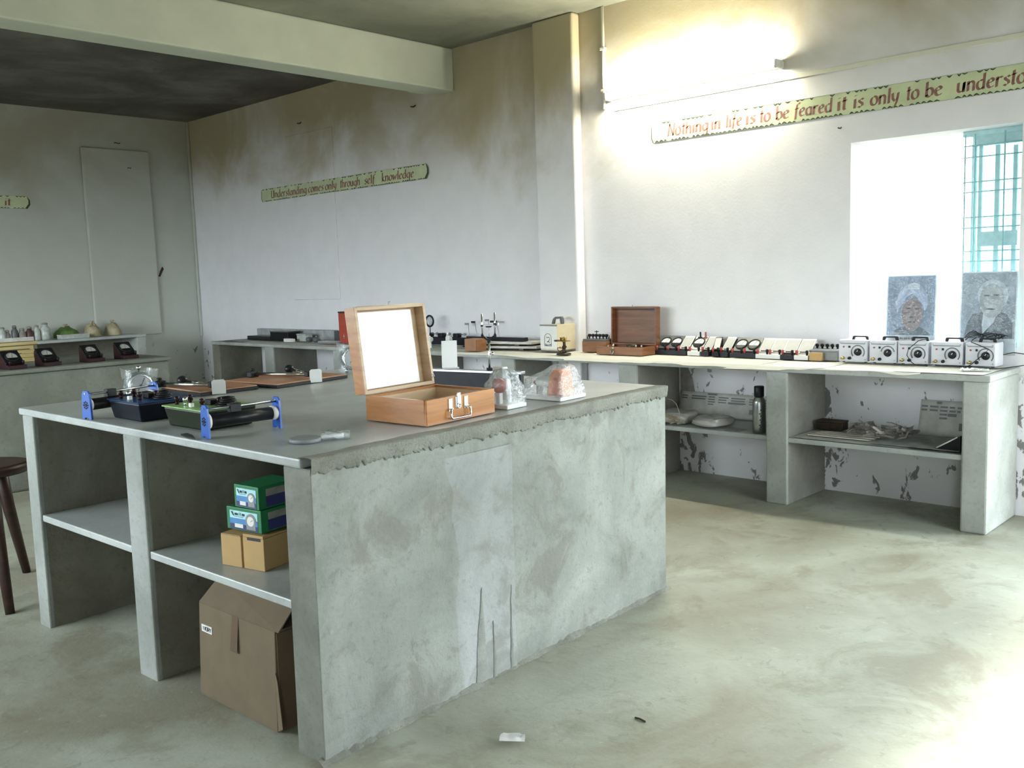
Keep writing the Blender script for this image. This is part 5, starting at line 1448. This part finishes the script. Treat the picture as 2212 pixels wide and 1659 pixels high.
# ------------------------------------------------------------------ portraits propped in the window
def portrait(label, p0, w, h, tilt, yaw, who):
    t = thing('portrait_poster', label, 'poster', p0, RZ+yaw, 'portraits in the window')
    X_ = Matrix.Rotation(-tilt, 4, 'X')
    def L(fn, name, mat, par=t, bev=0):
        m = MB(); m.X = X_; fn(m); return m.build(name, mat, par, bev)
    L(lambda m: m.box(0, 0, 0, w, .010, h), 'backing_board', 'label_white')
    pic = L(lambda m: m.box(.006, -.0008, h*.16, w-.006, -.0001, h-.006), 'picture', 'portrait_ground' if who == 0 else 'portrait_ground_grey')
    def ell(cx, cz, rx, rz_, n=28, a0=0, a1=2*PI): return [(cx*w+rx*w*math.cos(a0+(a1-a0)*i/n), cz*h+rz_*h*math.sin(a0+(a1-a0)*i/n)) for i in range(n if a1-a0 > 6.28 else n+1)]
    def lay(name, mat, polys, k):
        L(lambda m: [m.prism(p, -.0008-.0005*(k+1), -.0008-.0005*k, 'y') for p in polys], name, mat, pic)
    if who == 0:
        lay('shoulders', 'coat_dark', [[(.10*w, .165*h), (.92*w, .165*h), (.80*w, .25*h), (.62*w, .30*h), (.40*w, .30*h), (.22*w, .25*h)]], 0)
        lay('face', 'skin_brown', [ell(.53, .45, .21, .225)], 1)
        lay('turban', 'turban_cloth', [[(.22*w, .50*h), (.19*w, .62*h), (.26*w, .76*h), (.40*w, .87*h), (.56*w, .89*h), (.72*w, .84*h), (.83*w, .72*h), (.84*w, .58*h), (.78*w, .50*h), (.74*w, .58*h), (.64*w, .68*h), (.51*w, .745*h), (.40*w, .68*h), (.31*w, .58*h)]], 2)
        lay('turban_fold', 'label_white', [[(.42*w, .86*h), (.44*w, .80*h), (.66*w, .80*h), (.68*w, .86*h), (.56*w, .895*h)]], 3)
        lay('features', 'dark_brown', [ell(.44, .535, .055, .012), ell(.62, .535, .055, .012), ell(.53, .345, .075, .012), [(.50*w, .43*h), (.56*w, .43*h), (.575*w, .405*h), (.53*w, .395*h), (.485*w, .405*h)]], 3)
    else:
        lay('coat', 'coat_dark', [[(.08*w, .165*h), (.94*w, .165*h), (.94*w, .36*h), (.84*w, .46*h), (.70*w, .50*h), (.44*w, .50*h), (.22*w, .46*h), (.14*w, .36*h)]], 0)
        lay('shirt', 'label_white', [[(.42*w, .22*h), (.60*w, .36*h), (.68*w, .50*h), (.42*w, .50*h), (.40*w, .34*h)]], 1)
        lay('hair', 'hair_grey', [ell(.58, .70, .27, .20)], 2)
        lay('face', 'skin_pale', [ell(.56, .635, .215, .215)], 3)
        lay('features', 'dark_brown', [ell(.47, .70, .05, .010), ell(.64, .705, .05, .010), ell(.55, .53, .08, .010)], 4)
        lay('moustache', 'hair_grey', [ell(.55, .565, .10, .022)], 5)
    # the caption under the picture reads only as a blurred row of small capitals
    def cap(m):
        r = random.Random(who+2)
        x = w*(.26 if who == 0 else .28)
        for k in range(13):
            if k in (3, 6): x += w*.02
            m.box(x, -.0008, h*.105, x+w*.012, -.0002, h*.128)
            if r.random() < .6: m.box(x, -.0008, h*.122, x+w*.025, -.0002, h*.128)
            if r.random() < .6: m.box(x+w*.02, -.0008, h*.105, x+w*.027, -.0002, h*.125)
            x += w*.038
    L(cap, 'caption', 'dark_grey_plastic')
    r = random.Random(20+who)
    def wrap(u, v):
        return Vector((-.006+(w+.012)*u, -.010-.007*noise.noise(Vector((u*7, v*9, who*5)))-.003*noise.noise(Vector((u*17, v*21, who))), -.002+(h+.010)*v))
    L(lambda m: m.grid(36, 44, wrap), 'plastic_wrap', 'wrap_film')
    return t
xp = XW-.05
ya = onX(1913, 700, xp).y; yb_ = onX(2019, 700, xp).y
portrait('plastic-wrapped portrait of a turbaned man propped in the window', (xp, ya, WZ0+.004), ya-yb_, onX(1970, 597, XW).z-WZ0+.005, .06, 0, 0)
ya = onX(2072, 700, xp).y; yb_ = onX(2194, 700, xp).y
portrait('plastic-wrapped portrait of a white-haired man in a dark coat, propped at the window edge', (xp, ya, WZ0-.01), ya-yb_, onX(2140, 590, XW).z-WZ0+.02, .06, 0, 1)

# ------------------------------------------------------------------ galvanometers on the second island
IZ1 = IZ+.001
gal = [((2.345, 6.90), 'black galvanometer on the far island table in front of the yellow planks, leftmost of four'), ((2.585, 6.92), 'black galvanometer on the far island table at the right end of the yellow planks'),
       ((2.90, 6.93), 'black galvanometer on the far island table, second from its right end'), ((3.165, 6.95), 'black galvanometer on the far island table, nearest its right end')]
for (x, y), lab in gal:
    meter(0, lab, .125, 'black_plastic', 'maroon_plastic', True, rz=PI/2+.12, loc=(x-.06, y, IZ1), group='black galvanometers', s=1.05)

# ------------------------------------------------------------------ things beyond: end-wall bench and planks
NM = ['at the bottom', 'second from the bottom', 'in the middle', 'second from the top', 'topmost']
for k in range(5):
    t = thing('yellow_plank', 'yellow wooden plank on the far island table, %s of its stack' % NM[k], 'plank', (1.5, 7.60+.01*(k % 3), IZ1+.0305*k), .012*(k % 2), 'stacked yellow planks')
    P('plank', 'yellow_plank', t, lambda m: m.box(0, 0, 0, 1.24-.03*(k % 2), .22, .029), .002)
    P('dark_edge', 'dark_bronze', t, lambda m: m.box(.02, -.0012, .001, 1.0+.06*k, -.0002, .006))
t = thing('white_tray', 'dusty white tray lying on the yellow planks', 'tray', (1.6, 7.60, IZ1+.155), .02)
P('base', 'glass_dusty', t, lambda m: m.box(0, 0, 0, 1.12, .26, .012), .004)
P('rim', 'newsprint_old', t, lambda m: (m.box(0, -.004, .0, 1.12, -.0005, .03)))
def jar(x, y, lab, r, h, mat, cap=None, z=LZ+.001):
    t = thing('glass_jar', lab, 'jar', (x, y, z), 0, 'dusty jars on the end bench')
    P('body', mat, t, lambda m: m.lathe([(r*.9, 0), (r, .006), (r, h*.75), (r*.6, h*.88), (r*.6, h)], 16))
    P('stopper', cap or 'dusty_grey', t, lambda m: m.at((0, 0, h+.0005)).lathe([(r*.62, 0), (r*.66, .012), (r*.3, .018)], 12))
for k, (u, r, h, mat, lab) in enumerate(((4, .035, .13, 'glass_dusty', 'dusty pale jar at the left frame edge on the end bench'), (15, .026, .10, 'dusty_grey', 'small grey jar left of the dark jar on the end bench'),
        (31, .03, .14, 'dark_grey_plastic', 'dark jar standing among pale ones on the end bench'), (47, .034, .11, 'dusty_grey', 'squat grey jar right of the dark jar on the end bench'),
        (63, .034, .12, 'dark_brown', 'brown jar between two grey jars on the end bench'), (79, .032, .13, 'glass_dusty', 'pale jar with dark neck on the end bench'), (97, .045, .15, 'glass_dusty', 'wide pale jar beside the green sack on the end bench'))):
    jar(onY(u, 712, 9.68).x, 9.68, lab, r, h, mat)
def heap(u, y, lab, L, H, mat, name, cat, seed):
    t = thing(name, lab, cat, (onY(u, 712, y).x, y, LZ+.001), 0, None)
    def fn(a, b):
        th, ph = 2*PI*a, b*PI/2
        n_ = 1+.3*noise.noise(Vector((math.cos(th)*1.5+seed, math.sin(th)*1.5, b*3)))
        return Vector((math.cos(th)*math.cos(ph)*L*n_, math.sin(th)*math.cos(ph)*.12, .0008+H*math.sin(ph)**.8*n_))
    P('bag', mat, t, lambda m: m.grid(28, 10, fn))
    P('knot', 'jute', t, lambda m: m.at((0, 0, H*.92)).lathe([(.02, 0), (.012, .02), (.025, .045)], 10))
heap(142, 9.82, 'dark green sack of leaves on the end bench', .12, .10, 'leaf_green', 'green_sack', 'sack', 1)
heap(198, 9.76, 'yellowish crumpled bag on the end bench beside the green sack', .075, .12, 'dusty_bag', 'crumpled_bag', 'bag', 4)
heap(243, 9.76, 'pale yellowish crumpled bag, rightmost on the end bench', .075, .12, 'dusty_bag', 'crumpled_bag', 'bag', 8)
t = thing('flat_carton', 'flat pale carton at the front of the end bench', 'carton', (onY(132, 722, 9.54).x, 9.53, LZ+.001), 0)
P('body', 'glass_dusty', t, lambda m: m.box(0, 0, 0, .27, .12, .035), .003)
P('lid', 'newsprint_old', t, lambda m: m.box(-.002, -.002, .0355, .272, .122, .042), .001)
